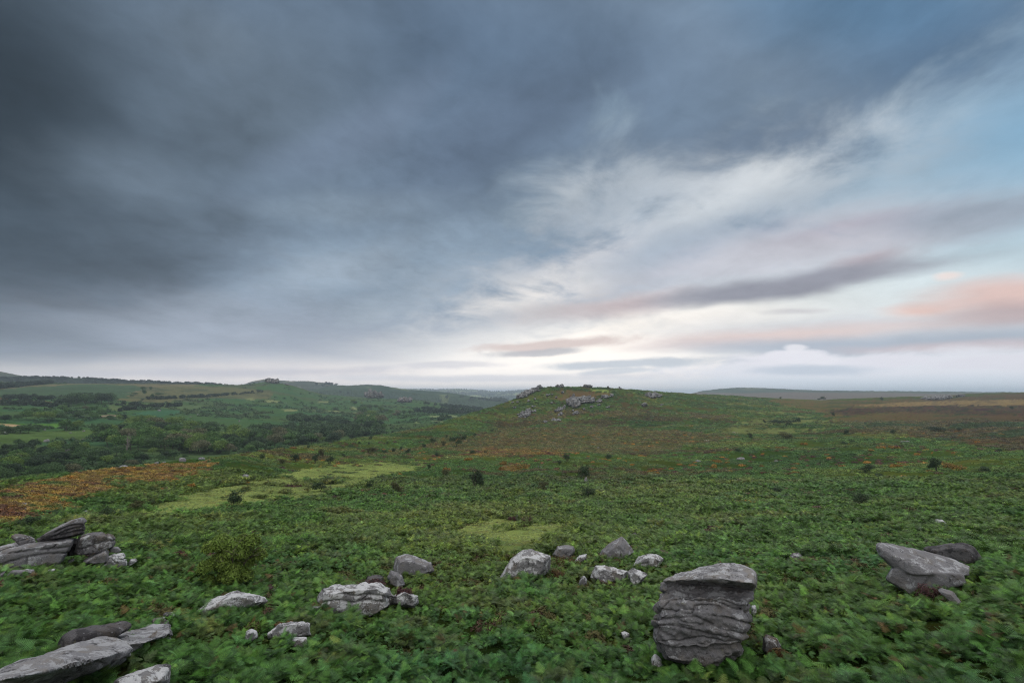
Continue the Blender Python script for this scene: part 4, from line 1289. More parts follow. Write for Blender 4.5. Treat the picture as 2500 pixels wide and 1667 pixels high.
# right rocks
boulder('leaning_wedge', 'big grey wedge of granite jutting up to the left from a narrow pedestal, at right', m_grey,
        D_([(1137, 440, 0), (1150, 411, .4), (1230, 414, .7), (1380, 450, .9), (1530, 480, 1.2), (1650, 508, 1.5), (1780, 550, 1.8), (1915, 610, 1.9), (1905, 690, 1.2), (1800, 665, .6), (1700, 665, .2), (1600, 655, -.1), (1560, 685, -.2), (1430, 682, -.2), (1300, 642, 0), (1250, 602, 0), (1212, 560, 0), (1160, 510, 0)]),
        depth=0.8, rbase=rr_at(2220, 1440) - 1.7, low=False, clr=False, seed=93, fs=0.93, bs=0.93, front=0.35, dn=2, amp=0.05, sink=0.0, voxel=0.035, cracks=[D_([(1370, 640), (1365, 560), (1500, 560), (1600, 640)]), D_([(1400, 520), (1550, 570), (1700, 650)])], cw=1.6, cd=0.05,
        extra=[dict(poly=D_([(1208, 705), (1250, 620), (1430, 672), (1590, 680), (1550, 735), (1445, 790), (1432, 860), (1380, 820), (1300, 775), (1220, 730)]), dr=0.55, depth=1.4, fs=.9), dict(poly=D_([(1440, 690), (1620, 650), (1860, 670), (1890, 760), (1600, 830), (1480, 800)]), dr=0.75, depth=1.6, fs=.9)])
clear(2215, 1440, 0.95, rr_at(2220, 1440) - 0.9)
boulder('boulder', 'dark humped boulder behind the jutting granite wedge', m_dark, D_([(1518, 470), (1550, 444), (1680, 424), (1850, 413), (1940, 450), (2012, 517), (1965, 548), (1900, 592), (1850, 580), (1780, 555), (1600, 505)]), depth=1.6, seed=94, dn=4, sink=.1, amp=.04)
boulder('rock_slab', 'low grey slab in brown grass below the jutting granite wedge', m_grey, D_([(1630, 800), (1660, 784), (1760, 812), (1850, 868), (1840, 890), (1740, 850), (1680, 830)]), depth=0.7, seed=95)
boulder('stone', 'pale stone beside dark red heather, far right above the humped boulder', m_pale, D_([(1610, 250), (1625, 225), (1680, 228), (1725, 250), (1700, 265)]), depth=0.9, seed=96)
finish_rocks()


# --- small stones farther off
def blob_mesh(name, w, d, h, seed, mat, lev=3, amp=0.16):
    b = bmesh.new()
    bmesh.ops.create_icosphere(b, subdivisions=lev, radius=1.0)
    co = np.array([v.co[:] for v in b.verts])
    co = np.sign(co) * np.abs(co) ** 0.75
    n_ = fbm(co[:, 0] * 1.3 + seed, co[:, 1] * 1.3, co[:, 2] * 1.3, oct=4, seed=seed)
    co *= (1 + amp * n_)[:, None]
    co[:, 2] += 0.18 * co[:, 0] * (1 if seed % 2 else -1)
    co *= np.array([w / 2, d / 2, h])
    for v, c_ in zip(b.verts, co):
        v.co = c_
    me_ = bpy.data.meshes.new(name)
    b.to_mesh(me_)
    b.free()
    me_.materials.append(mat)
    me_.polygons.foreach_set('use_smooth', np.ones(len(me_.polygons), bool))
    return me_


def small_stone(S_, px, py, w, h, label, mat=None, name='stone', seed=None):
    x, y, z, r = S_.at(px, py)
    seed = seed or int(px * 7 + py)
    r = y * CP + z * SP
    wm, hm_ = w * r / F, h * r / F
    me_ = blob_mesh(name, wm, wm * 0.7, hm_ * 0.95, seed, mat or m_grey)
    o = link(name, me_)
    o.location = (x, y, z)
    o.rotation_euler = (0, 0, -math.atan2(x, y))
    setp(o, label, 'stone')
    if S_ is M and r < 150:
        FOOT.append((x, y, wm * 0.5))
    return o


for px, py, w, h, lb in [
    (57, 1236, 16, 8, 'white stone in orange gorse near the left edge'),
    (52, 1247, 22, 6, 'flat white stone just below another in the orange gorse by the left edge'),
    (18, 1277, 16, 5, 'pale flat stone on dark bushes at the left edge below the orange gorse'),
    (300, 1141, 18, 6, 'low pale rock on the upper rim of the orange gorse slope'),
    (381, 1132, 11, 4, 'small pale rock on the rim of the orange slope, before the larger rim rock'),
    (400, 1129, 7, 2.5, 'tiny pale rock on the rim of the orange slope next to the smaller rim rock'),
    (446, 1126, 15, 9, 'white pointed rock at the right end of the orange slope rim'),
    (492, 1122, 15, 6, 'pale low rock on the bracken rim just beyond the white pointed rock'),
    (601, 1169, 18, 12, 'white slanting rock in bracken at the left end of the pale grass strip'),
    (272, 1206, 9, 3, 'flat pale stone inside the orange gorse slope'),
    (256, 1248, 14, 4, 'flat white stone on the short grass below the orange gorse'),
    (206, 1251, 14, 5, 'flat pale stone on the short grass left of the white one'),
    (442, 1144, 5, 3, 'speck of white stone just under the pointed rim rock'),
    (269, 1171, 10, 2.5, 'thin flat stone high on the orange slope'),
    (537, 1253, 8, 4, 'small stone beside purple heather below the grass strip'),
    (1808, 1121, 19, 5, 'long flat grey stone in bracken right of centre, far off'),
    (1705, 1127, 14, 4, 'flat grey stone left of the long flat one, far off'),
    (1430, 1181, 9, 16, 'upright white-streaked stone under the thin thorn tree at centre'),
    (1437, 1187, 7, 5, 'small white stone at the foot of the upright streaked one'),
    (1315, 1143, 2.4, 6, 'small upright pale post-like stone, left of a close pair'),
    (1321, 1143, 2.4, 6, 'small upright pale post-like stone, right of a close pair'),
    (1460, 1095, 6, 4, 'pale stone among orange plants on the heath'),
    (1526, 1092, 5, 3, 'small pale stone on the heath below the granite hill'),
    (1585, 1244, 11, 5, 'grey stone in bracken above the pointed triangular boulder'),
    (1796, 1233, 15, 7, 'slanting grey stone in bracken far above the rock stack'),
    (1205, 1221, 12, 4, 'flat pale stone left of the grass clearing'),
    (1895, 1127, 9, 4, 'small white stone in bracken above the flat speckled stone'),
    (2210, 1079, 20, 3, 'pale stony streak on the right hand heath'),
    (2080, 1258, 14, 6, 'grey stone in bracken up and left of the jutting granite wedge'),
    (1967, 1306, 7, 4, 'white fleck of stone in bracken, lower of a pair'),
    (1955, 1288, 7, 4, 'white fleck of stone in bracken, upper of a pair'),
    (1264, 1270, 8, 12, 'grey stone standing in a purple heather clump above the grass clearing'),
    (1454, 1284, 10, 13, 'grey stone in dark red heather right of the grass clearing'),
]:
    small_stone(M, px, py, w, h, lb)
for px, py, w, h, lb in [
    (113, 1078, 11, 6, 'grey boulder on the lower valley pasture'),
    (129, 1084, 5, 4, 'white stone below the grey boulder on the valley pasture'),
    (173, 1057, 6, 2.5, 'flat white stone in the middle of the valley pasture'),
    (204, 1053, 6, 3, 'pale stone at the upper edge of the valley pasture'),
    (205, 1073, 8, 3, 'pale stone where the valley pasture meets the wood'),
    (110, 1050, 4, 3, 'white stone at the end of the dark hedge above the pasture'),
    (165, 1101, 9, 6, 'grey boulder in the dark scrub below the pasture'),
    (389, 1003, 8, 3, 'pale rock on the small green field across the valley'),
    (484, 1013, 6, 4, 'white rock in scrub on the far slope'),
    (465, 1018, 4, 2, 'small white rock left of the other in the scrub of the far slope'),
    (584, 1029, 4, 3.5, 'white rock low on the far slope above the wood'),
    (12, 1058, 6, 4, 'grey stone in the hedge at the left edge'),
]:
    small_stone(V, px, py, w, h, lb)


# --- tors and clitter on the hill
def cluster(S_, name, label, quads, mat, n, size, seed, up=0.0, flat=0.65, tall=False, cat='rock outcrop', lift=0.42, deep=2.3):
    """one mass of bedrock: many joined angular blocks standing within an area of the hill"""
    rg_ = np.random.default_rng(seed)
    bm_ = bmesh.new()
    xs_ = [p[0] for p in quads]
    ys_ = [p[1] for p in quads]
    k_ = 0
    tries = 0
    anchor = None
    placed = []
    while k_ < n and tries < n * 700:
        tries += 1
        px, py = rg_.uniform(min(xs_), max(xs_)), rg_.uniform(min(ys_), max(ys_))
        if not pip(np.array([px]), np.array([py]), quads)[0]:
            continue
        x, y, z, r = S_.at(px, py)
        if anchor is None:
            anchor = (x, y, z)
        s_ = size * 1.2 * rg_.uniform(0.5, 1.35) * r / F
        vd = math.atan2(x, y)
        if placed and not any((((x - a) * math.cos(vd) - (y - b) * math.sin(vd)) / 0.42) ** 2 + (((x - a) * math.sin(vd) + (y - b) * math.cos(vd)) / (0.42 * deep)) ** 2 < (s_ + c__) ** 2 for a, b, c__ in placed):
            continue
        placed.append((x, y, s_))
        FOOT2.append((x, y, s_ * 1.05))
        hz_ = s_ * flat * rg_.uniform(0.6, 1.3) * (1.45 if S_ is M else 1.0)
        vs = []
        for _ in range(14):
            v = Vector(rg_.normal(size=3)).normalized()
            a = max(abs(v.x), abs(v.y), abs(v.z))
            v = v * (0.45 + 0.55 / a)
            vs.append((v.x * s_ * 0.5, v.y * s_ * 0.5 * deep, v.z * hz_ * 0.5 + hz_ * lift))
        ang = -vd + rg_.uniform(-0.3, 0.3)
        ca, sa = math.cos(ang), math.sin(ang)
        verts = [bm_.verts.new((x + vx * ca - vy * sa, y + vx * sa + vy * ca, z + vz + vx * 0.15)) for vx, vy, vz in vs]
        res = bmesh.ops.convex_hull(bm_, input=verts)
        junk = [e for e in res['geom_interior'] + res['geom_unused'] if isinstance(e, bmesh.types.BMVert)]
        bmesh.ops.delete(bm_, geom=list(set(junk)), context='VERTS')
        k_ += 1
    ax, ay, az_ = anchor
    for v in bm_.verts:
        v.co -= Vector(anchor)
    bmesh.ops.bevel(bm_, geom=list(bm_.edges), offset=size * 0.045 * math.hypot(ax, ay) / F, segments=1, affect='EDGES')
    me_ = bpy.data.meshes.new(name)
    bm_.to_mesh(me_)
    bm_.free()
    me_.materials.append(mat)
    o = link(name, me_)
    o.location = anchor
    setp(o, label, cat)
    return o


kT = 2352.0 / 250.0
T_ = lambda p: [(1250 + x / kT, 920 + y / kT) for x, y in p]
cluster(M, 'hill_tor', 'jagged tor running down the left shoulder of the granite hill against the sky', T_([(0, 500), (200, 430), (300, 350), (450, 270), (620, 195), (760, 180), (960, 190), (980, 260), (800, 290), (700, 330), (500, 360), (380, 420), (260, 480), (100, 520)]), m_far, 190, 6.0, 301, flat=0.62, lift=0.36)
cluster(M, 'summit_block', 'square rock block on the skyline of the granite hill, left of the summit turf', T_([(1005, 230), (1010, 170), (1060, 165), (1180, 205), (1180, 240), (1060, 250)]), m_far, 26, 5.0, 302, flat=0.7, lift=0.36)
cluster(M, 'summit_rocks', 'row of dark summit rocks on the skyline right of the summit turf', T_([(1640, 235), (1640, 200), (1760, 180), (1900, 200), (1980, 230), (1900, 240)]), m_far, 34, 5.0, 303, flat=0.6, lift=0.36)
cluster(M, 'skyline_rock', 'lone pointed rock on the skyline right of the summit rocks', T_([(2190, 235), (2200, 215), (2240, 220), (2240, 240)]), m_far, 5, 3.2, 304, flat=0.8)
cluster(M, 'skyline_rock', 'small rocks on the falling skyline farthest right on the granite hill', [(1498, 948), (1515, 947), (1520, 951), (1500, 951)], m_far, 6, 3.5, 305)
cluster(M, 'rock_outcrop', 'big pale domed outcrop in the middle of the granite hill', T_([(1260, 650), (1330, 590), (1450, 550), (1560, 560), (1560, 640), (1480, 710), (1340, 690)]), m_far, 60, 9.0, 306, flat=0.8)
cluster(M, 'rock_outcrop', 'long pale outcrop up and right of the big domed one on the granite hill', T_([(1560, 560), (1620, 510), (1780, 510), (1880, 560), (1920, 610), (1840, 600), (1700, 590), (1640, 620)]), m_far, 60, 8.0, 307, flat=0.6)
cluster(M, 'rock_outcrop', 'dark outcrop behind the domed one on the granite hill', T_([(1270, 545), (1300, 520), (1380, 520), (1440, 545), (1340, 560)]), m_far, 10, 6.0, 308)
cluster(M, 'rock_pinnacle', 'single upright purple-grey rock finger behind the domed outcrop', T_([(1390, 530), (1400, 480), (1430, 480), (1430, 530)]), m_far, 6, 4.2, 309, flat=2.0)
cluster(M, 'rock_outcrop', 'line of pale stones below left of the domed outcrop', T_([(990, 800), (1060, 760), (1180, 710), (1220, 720), (1120, 780), (1010, 810)]), m_far, 40, 5.0, 310)
cluster(M, 'rock_outcrop', 'scatter of pale rocks left in the brown patch of the granite hill', T_([(1060, 900), (1100, 850), (1180, 820), (1180, 840), (1100, 900)]), m_far, 24, 4.5, 311)
cluster(M, 'rock_outcrop', 'white rocks at the right of the brown patch on the granite hill', T_([(1330, 880), (1450, 830), (1530, 800), (1550, 860), (1440, 895)]), m_far, 30, 5.0, 312, flat=.5)
cluster(M, 'rock_slab', 'long flat white slab at the foot of the granite hill', T_([(900, 1030), (940, 980), (1000, 1000), (1150, 990), (1160, 1005), (960, 1030)]), m_far, 28, 5.5, 313, flat=.45)
cluster(M, 'rock_outcrop', 'grey rock pile low on the left flank of the granite hill', T_([(130, 890), (190, 780), (400, 800), (420, 880), (330, 940), (180, 960), (140, 1010)]), m_far, 90, 5.5, 314)
cluster(M, 'rock_outcrop', 'small dark outcrop right of the low left rock pile', T_([(430, 830), (460, 790), (560, 770), (560, 800)]), m_far, 10, 4.2, 315)
cluster(M, 'rock_outcrop', 'pale rocks high on the slope below the summit rocks', T_([(1980, 490), (2080, 460), (2200, 450), (2210, 480), (2080, 495)]), m_far, 30, 5.5, 316, flat=.5)
cluster(M, 'rock_outcrop', 'pale rocks just below those under the summit', T_([(1930, 570), (2010, 530), (2060, 560), (2030, 590)]), m_far, 26, 5.0, 317, flat=.5)
cluster(M, 'rock_outcrop', 'rounded pale rock under the skyline right of centre on the granite hill', [(1488, 970), (1492, 965), (1502, 966), (1500, 970)], m_far, 5, 5.0, 318)
cluster(M, 'rock_outcrop', 'long dark low outcrop on the right shoulder of the granite hill', [(1570, 970), (1580, 964), (1605, 963), (1630, 969), (1648, 975), (1620, 975), (1600, 972)], m_far, 70, 6.0, 319, flat=.55)
cluster(M, 'rock_outcrop', 'pale pyramid boulder alone on the right slope of the granite hill', [(1569, 992), (1572, 987), (1580, 990), (1578, 993)], m_far, 4, 7.0, 320, flat=.9)
cluster(M, 'rock_outcrop', 'flat stones right of the pale pyramid boulder', [(1592, 989), (1605, 987), (1625, 987), (1615, 990)], m_far, 9, 3.6, 321, flat=.4)
for i, (x, y) in enumerate([(360, 565), (145, 590), (550, 520), (990, 475), (1150, 375), (840, 430), (490, 690), (780, 1050), (1650, 750), (1835, 700), (2200, 710), (2300, 440), (930, 415), (900, 610), (60, 720), (2000, 650), (1410, 790), (20, 600), (320, 450)]):
    px, py = 1250 + x / kT, 920 + y / kT
    o = cluster(M, 'hill_stone', None, [(px - 3, py - 1.2), (px + 3, py - 1.2), (px + 3, py + 1.2), (px - 3, py + 1.2)], m_far, 3, 4.4, 330 + i, flat=.55)
    setp(o, 'loose pale stone on the %s of the granite hill, %s' % ('upper slope' if y < 480 else ('middle slope' if y < 640 else 'lower slope'),
         'left of the rock pile' if x < 200 else ('under the left tor' if x < 700 else ('left of the domed outcrop' if x < 1200 else ('below the domed outcrop' if x < 1700 else 'right of the domed outcrop')))), 'stone', 'loose stones on the granite hill')
cluster(M, 'boulder_field', 'long grey boulder field on the right hand ridge', [(2080, 971), (2160, 966.5), (2250, 967), (2330, 970), (2300, 976), (2180, 977), (2120, 974)], m_far, 260, 4.4, 360, flat=.6)
cluster(M, 'boulder_field', 'short dark boulder field right of the long one on the ridge', [(2320, 967), (2380, 964), (2400, 968), (2340, 971)], m_dark, 30, 3.4, 361, flat=.6)
# crags across the valley
cluster(V, 'skyline_tor', 'castle-like tor crowning the skyline across the valley', [(630, 936.5), (650, 932), (657, 928), (672, 930), (684, 935), (668, 938)], m_crag, 46, 5.5, 370, flat=1.0, lift=0.5)
cluster(V, 'skyline_tor', 'low rocks trailing right from the castle-like tor', [(688, 939), (700, 938), (712, 942), (700, 943)], m_crag, 14, 3.2, 371)
cluster(V, 'valley_crag', 'tall ribbed granite crag above the valley, left of two', [(884, 971), (890, 967), (905, 965), (925, 966), (936, 970), (925, 973), (900, 972)], m_crag, 60, 7.0, 372, flat=1.5, lift=0.5)
cluster(V, 'valley_crag', 'broken granite crag above the valley, right of two', [(955, 980), (962, 975), (980, 973), (996, 976), (1006, 981), (990, 984), (970, 982)], m_crag, 54, 6.0, 373, flat=1.25, lift=0.45)


# ------------------------------------------------------------------ trees and bushes
def leaf_mat(name, a, b, trans=0.25, use_tint=False, rough=0.6, sc=1.0):
    m_ = bpy.data.materials.new(name)
    m_.use_nodes = True
    t_ = m_.node_tree
    t_.nodes.clear()
    q = G(t_)
    if use_tint:
        col = q.n('ShaderNodeAttribute', attribute_type='INSTANCER', attribute_name='tint').outputs['Color']
    else:
        pos = q.n('ShaderNodeNewGeometry').outputs['Position']
        oi = q.n('ShaderNodeObjectInfo')
        f = q.m('ADD', q.m('MULTIPLY', q.smooth(q.noise(pos, sc, 4.0, 0.6), 0.3, 0.7), 0.5), q.m('MULTIPLY', oi.outputs['Random'], 0.5))
        col = q.mix(f, a, b)
    at = q.n('ShaderNodeAttribute', attribute_name='lv')          # leaf to leaf difference
    sc_ = q.n('ShaderNodeVectorMath', operation='SCALE')
    q.link(col, sc_.inputs[0])
    q.link(at.outputs['Fac'], sc_.inputs['Scale'])
    d = q.n('ShaderNodeBsdfPrincipled')
    q.link(sc_.outputs[0], d.inputs['Base Color'])
    d.inputs['Roughness'].default_value = rough
    d.inputs['Specular IOR Level'].default_value = 0.15
    tr = q.n('ShaderNodeBsdfTranslucent')
    q.link(sc_.outputs[0], tr.inputs[0])
    ms = q.n('ShaderNodeMixShader')
    ms.inputs[0].default_value = trans
    q.link(d.outputs[0], ms.inputs[1])
    q.link(tr.outputs[0], ms.inputs[2])
    o_ = q.n('ShaderNodeOutputMaterial')
    q.link(ms.outputs[0], o_.inputs[0])
    return m_


def flat_mat(name, col, rough=0.85):
    m_ = bpy.data.materials.new(name)
    m_.use_nodes = True
    q = G(m_.node_tree)
    p = m_.node_tree.nodes['Principled BSDF']
    n_ = q.noise(q.n('ShaderNodeNewGeometry').outputs['Position'], 6.0, 4.0, 0.6)
    q.link(q.mix(n_, col, tuple(v * 0.6 for v in col[:3]) + (1,)), p.inputs['Base Color'])
    p.inputs['Roughness'].default_value = rough
    p.inputs['Specular IOR Level'].default_value = 0.2
    return m_


m_bark = flat_mat('bark', (0.060, 0.048, 0.038, 1))
m_deadwood = flat_mat('dead_wood', (0.20, 0.17, 0.155, 1))


def lv_attr(me, vals):
    a = me.attributes.new('lv', 'FLOAT', 'POINT')
    a.data.foreach_set('value', np.asarray(vals, np.float32))


def leaves(P, N, size, rg_, aspect=1.6, lvr=(0.5, 1.5)):
    """one small four sided leaf cluster at each point, roughly facing N"""
    n = len(P)
    N = N + rg_.normal(size=(n, 3)) * 0.55
    N /= np.linalg.norm(N, axis=1)[:, None] + 1e-9
    t = rg_.normal(size=(n, 3))
    U = np.cross(N, t)
    U /= np.linalg.norm(U, axis=1)[:, None] + 1e-9
    W = np.cross(N, U)
    s = (size * rg_.uniform(0.55, 1.35, n))[:, None]
    a = P - U * s * aspect * 0.5
    b = P + W * s * 0.36 - N * s * .10
    c_ = P + U * s * aspect * 0.5
    d = P - W * s * 0.36 - N * s * .10
    Vv = np.stack([a, b, c_, d], 1).reshape(-1, 3)
    Ff = np.arange(n * 4).reshape(-1, 4)
    lv = np.repeat(rg_.uniform(lvr[0], lvr[1], n), 4)
    return Vv, Ff, lv


def crown_points(n, blobs, rg_, shell=0.35):
    """points in a crown made of rounded masses (centre, radii)"""
    w = np.array([b[1][0] * b[1][1] for b in blobs])
    w = w / w.sum()
    P, N = [], []
    for b, k_ in zip(blobs, (w * n).astype(int)):
        v = rg_.normal(size=(k_, 3))
        v /= np.linalg.norm(v, axis=1)[:, None]
        v[:, 2] = np.where(v[:, 2] < -0.45, -v[:, 2], v[:, 2])
        rr = 1.0 - shell * rg_.random(k_) ** 1.5
        rr *= 1 + 0.20 * fbm(v[:, 0] * 2.3 + b[0][0], v[:, 1] * 2.3 + b[0][1], v[:, 2] * 2.3, oct=3, seed=5)
        P.append(v * rr[:, None] * np.array(b[1]) + np.array(b[0]))
        N.append(v)
    return np.concatenate(P), np.concatenate(N)


def tube(bm_, pts, rad, k_=6):
    rings = []
    for i, p in enumerate(pts):
        p = Vector(p)
        d = (Vector(pts[min(i + 1, len(pts) - 1)]) - Vector(pts[max(i - 1, 0)])).normalized()
        u = d.orthogonal().normalized()
        w = d.cross(u)
        rings.append([bm_.verts.new(p + (u * math.cos(6.2832 * j / k_) + w * math.sin(6.2832 * j / k_)) * rad[i]) for j in range(k_)])
    for a, b in zip(rings[:-1], rings[1:]):
        for j in range(k_):
            bm_.faces.new((a[j], a[(j + 1) % k_], b[(j + 1) % k_], b[j]))
    bm_.faces.new(rings[-1])


def bough_mesh(name, h, spread, rg_, mat, n=6, r0=0.18, trunks=1, crown0=0.35, twist=0.15):
    bm_ = bmesh.new()
    for t in range(trunks):
        lean = Vector((rg_.normal() * twist, rg_.normal() * twist, 0)) * (1 if trunks == 1 else 1.8)
        top = Vector((lean.x * h, lean.y * h, h * 0.82))
        mid = Vector((lean.x * h * 0.35, lean.y * h * 0.35, h * 0.42))
        tube(bm_, [(lean.x * 0.2, lean.y * .2, -0.3), mid * 0.45, mid, top], [r0, r0 * 0.8, r0 * 0.6, r0 * 0.12])
        for i in range(n):
            f = crown0 + (1 - crown0) * i / n * 0.8
            base = mid.lerp(top, (f - 0.42) / 0.4) if f > 0.42 else mid * (f / 0.42)
            a = rg_.uniform(0, 6.28)
            ln = spread * rg_.uniform(0.6, 1.0)
            e = base + Vector((math.cos(a) * ln, math.sin(a) * ln, ln * rg_.uniform(0.3, 0.9)))
            m2 = base.lerp(e, 0.5) + Vector((0, 0, ln * 0.08))
            tube(bm_, [base, m2, e], [r0 * 0.38, r0 * 0.22, r0 * 0.06], 5)
            e2 = m2 + Vector((rg_.normal(), rg_.normal(), 0.8)) * ln * 0.35
            tube(bm_, [m2, e2], [r0 * 0.18, r0 * 0.05], 4)
    me_ = bpy.data.meshes.new(name)
    bm_.to_mesh(me_)
    bm_.free()
    me_.materials.append(mat)
    return me_


def broadleaf(seed, h=11.0, w=10.0, nl=1500, leaf=0.8, mat=None, nb=9):
    rg_ = np.random.default_rng(seed)
    blobs = []
    for i in range(nb):
        a = rg_.uniform(0, 6.28)
        rr = w * 0.5 * rg_.uniform(0.25, 0.62)
        zz = h * rg_.uniform(0.38, 0.74)
        s = w * rg_.uniform(0.19, 0.30)
        blobs.append(((math.cos(a) * rr, math.sin(a) * rr, zz), (s, s, s * 0.85)))
    blobs.append(((0, 0, h * 0.62), (w * 0.30, w * 0.30, h * 0.33)))
    P, N = crown_points(nl, blobs, rg_)
    N = N + np.array([0, 0, 0.45])
    Vv, Ff, lv = leaves(P, N, leaf, rg_)
    me_ = np_mesh('crown', Vv, Ff, mat, smooth=False)
    lv_attr(me_, lv)
    return me_


def make_tree(name, crown_me, trunk_me, loc, rot, scale, label=None, cat=None, group=None):
    r_ = bpy.data.objects.new(name, None)
    r_.empty_display_size = 0.5
    COL.objects.link(r_)
    r_.location = loc
    r_.rotation_euler = (0, 0, rot)
    r_.scale = scale if hasattr(scale, '__len__') else (scale,) * 3
    link('crown', crown_me, r_)
    link('trunk', trunk_me, r_)
    return setp(r_, label, cat, group)


greens = [((0.050, 0.110, 0.028, 1), (0.075, 0.140, 0.036, 1)), ((0.042, 0.085, 0.030, 1), (0.056, 0.100, 0.036, 1)), ((0.095, 0.160, 0.034, 1), (0.115, 0.175, 0.040, 1)),
          ((0.095, 0.105, 0.050, 1), (0.110, 0.110, 0.062, 1)), ((0.024, 0.046, 0.022, 1), (0.030, 0.052, 0.024, 1))]
m_leaf = [leaf_mat('leaf_%d' % i, a, b, 0.2, sc=0.25) for i, (a, b) in enumerate(greens)]
crowns = []
for i in range(8):
    mi = [0, 1, 2, 0, 1, 3, 4, 0][i]
    rgx = np.random.default_rng(500 + i)
    crowns.append((broadleaf(600 + i, h=10.5 + i % 3, w=10 + (i * 7) % 4, nl=1900, leaf=0.62, mat=m_leaf[mi], nb=8 + i % 4), bough_mesh('trunk', 9.5, 3.2, rgx, m_bark, 7, 0.22)))

WOODS = [
    # (outline of the tree feet in the frame, count, height, share of kinds, name, label)
    ([(232, 1078), (262, 1062), (300, 1046), (340, 1034), (400, 1038), (470, 1048), (540, 1056), (620, 1062), (700, 1070), (790, 1075), (850, 1070), (880, 1064), (830, 1080), (720, 1092), (600, 1106), (470, 1116), (380, 1104), (290, 1096)],
     190, 9.0, 'broadleaf_tree', 'valley floor wood', 'trees of the valley floor wood'),
    ([(-60, 1170), (-60, 1096), (60, 1090), (150, 1090), (220, 1086), (300, 1100), (390, 1108), (480, 1120), (330, 1140), (150, 1166), (0, 1178)],
     150, 4.6, 'scrub_tree', 'thicket below the pasture', 'scrub trees of the thicket below the pasture'),
    ([(-60, 1010), (0, 1005), (70, 1000), (150, 1000), (240, 1000), (300, 1008), (300, 1028), (200, 1030), (60, 1030), (-60, 1034)],
     44, 7.0, 'broadleaf_tree', 'belt above the bright field', 'trees of the scrub belt above the field'),
    ([(135, 986), (190, 980), (250, 976), (280, 978), (276, 984), (180, 992), (140, 992)],
     16, 13.0, 'dark_tree', 'dark hillside clump', 'dark clump of trees below the left hillside'),
    ([(868, 1010), (880, 1000), (905, 1010), (930, 1028), (940, 1052), (905, 1052), (880, 1040), (860, 1026)],
     26, 12.0, 'broadleaf_tree', 'wood above the valley bend', 'trees above the valley bend'),
    ([(860, 984), (890, 990), (930, 1000), (975, 1014), (1010, 1020), (1000, 1026), (950, 1016), (905, 1002), (862, 992)],
     22, 10.0, 'broadleaf_tree', 'tree line below the crags', 'line of trees below the crags'),
]
used = 0
for wi, (poly, n, hh, nm, lb, gp) in enumerate(WOODS):
    rg_ = np.random.default_rng(900 + wi)
    xs_ = [p[0] for p in poly]
    ys_ = [p[1] for p in poly]
    pts = []
    tries = 0
    while len(pts) < n and tries < 40000:
        tries += 1
        # even on the ground, so the far ones crowd together in the frame
        px, py = rg_.uniform(min(xs_), max(xs_)), rg_.uniform(min(ys_), max(ys_))
        if not pip(np.array([px]), np.array([py]), poly)[0]:
            continue
        x, y, z, r = V.at(px, py)
        dmin = hh * 0.45
        if any((x - a) ** 2 + (y - b) ** 2 < dmin ** 2 for a, b, _ in pts):
            continue
        pts.append((x, y, z))
    for (x, y, z) in pts:
        kx = rg_.integers(0, 8)
        if nm == 'dark_tree' or (wi == 1 and rg_.random() < 0.5):
            kx = [1, 4, 6][rg_.integers(0, 3)]
        s = hh / 11.0 * rg_.uniform(0.5, 1.3)
        cm, tm = crowns[kx]
        fpx, fpy = project(x, y, z)
        u_ = (fpx - min(xs_)) / (max(xs_) - min(xs_))
        part_ = ['left end', 'left part', 'middle', 'right part', 'right end'][int(min(max(u_ * 5, 0), 4))]
        tone_ = ['mid green', 'dull green', 'pale yellow-green', 'mid green', 'dull green', 'grey-brown', 'near black', 'mid green'][kx]
        q_ = s / (hh / 11.0)
        size_ = 'small' if q_ < 0.75 else ('tall' if q_ > 1.08 else 'medium')
        row_ = 'front' if fpy > sorted(project(a, b, c__)[1] for a, b, c__ in pts)[len(pts) // 2] else 'back'
        lab_ = '%s %s tree, %s, %s row, %s' % (size_, tone_, part_, row_, lb)
        make_tree(nm, cm, tm, (x, y, z - 0.3), rg_.uniform(0, 6.28), (s * rg_.uniform(0.9, 1.2), s * rg_.uniform(0.9, 1.2), s * 0.92), lab_, 'tree', gp)
        used += 1

# trees that stand out
def vt(px, py, hpx, kx, label, name='broadleaf_tree', wide=1.0, S_=None, cat='tree'):
    S_ = S_ or V
    x, y, z, r = S_.at(px, py)
    s = hpx * (y * CP + z * SP) / F / 11.0
    cm, tm = crowns[kx]
    return make_tree(name, cm, tm, (x, y, z - 0.2), px * 0.37, (s * wide, s * wide, s), label, cat)


vt(162, 1052, 34, 0, 'largest round tree, mid green, standing on the lower edge of the bright green field', wide=1.0)
vt(187, 1050, 24, 2, 'smaller bright green tree against the right side of the largest round tree', wide=1.1)
vt(90, 1026, 20, 2, 'bright yellow-green round tree left of the field in the scrub belt', wide=1.25)
vt(121, 1032, 16, 4, 'dark round tree just right of the yellow-green one by the field', wide=1.3)
vt(271, 1056, 22, 4, 'near black round tree standing above the pale green treetops', wide=0.8)
vt(240, 1068, 20, 2, 'pale green tree below the near black one', wide=1.4)
vt(352, 966, 16, 4, 'dark conical tree on the far hillside, upper of a pair', wide=0.75)
vt(368, 953, 10, 4, 'dark tree near the skyline with a smaller top, on the far hillside', wide=0.9)
vt(350, 955, 12, 4, 'dark round tree left of the skyline one on the far hillside', wide=1.2)
vt(372, 975, 15, 4, 'dark tree on the hedge line of the far hillside', wide=0.8)
vt(388, 966, 8, 1, 'flat topped dark bush near the far hillside hedge', wide=2.0)
vt(330, 964, 7, 1, 'dark bush left of the conical tree on the far hillside', wide=1.6)
vt(322, 969, 7, 1, 'dark bush below its neighbour at the tip of the bracken hillside', wide=1.5)
vt(818, 1001, 8, 1, 'dark scrub tree at the left of the small pale clearing', wide=1.8)
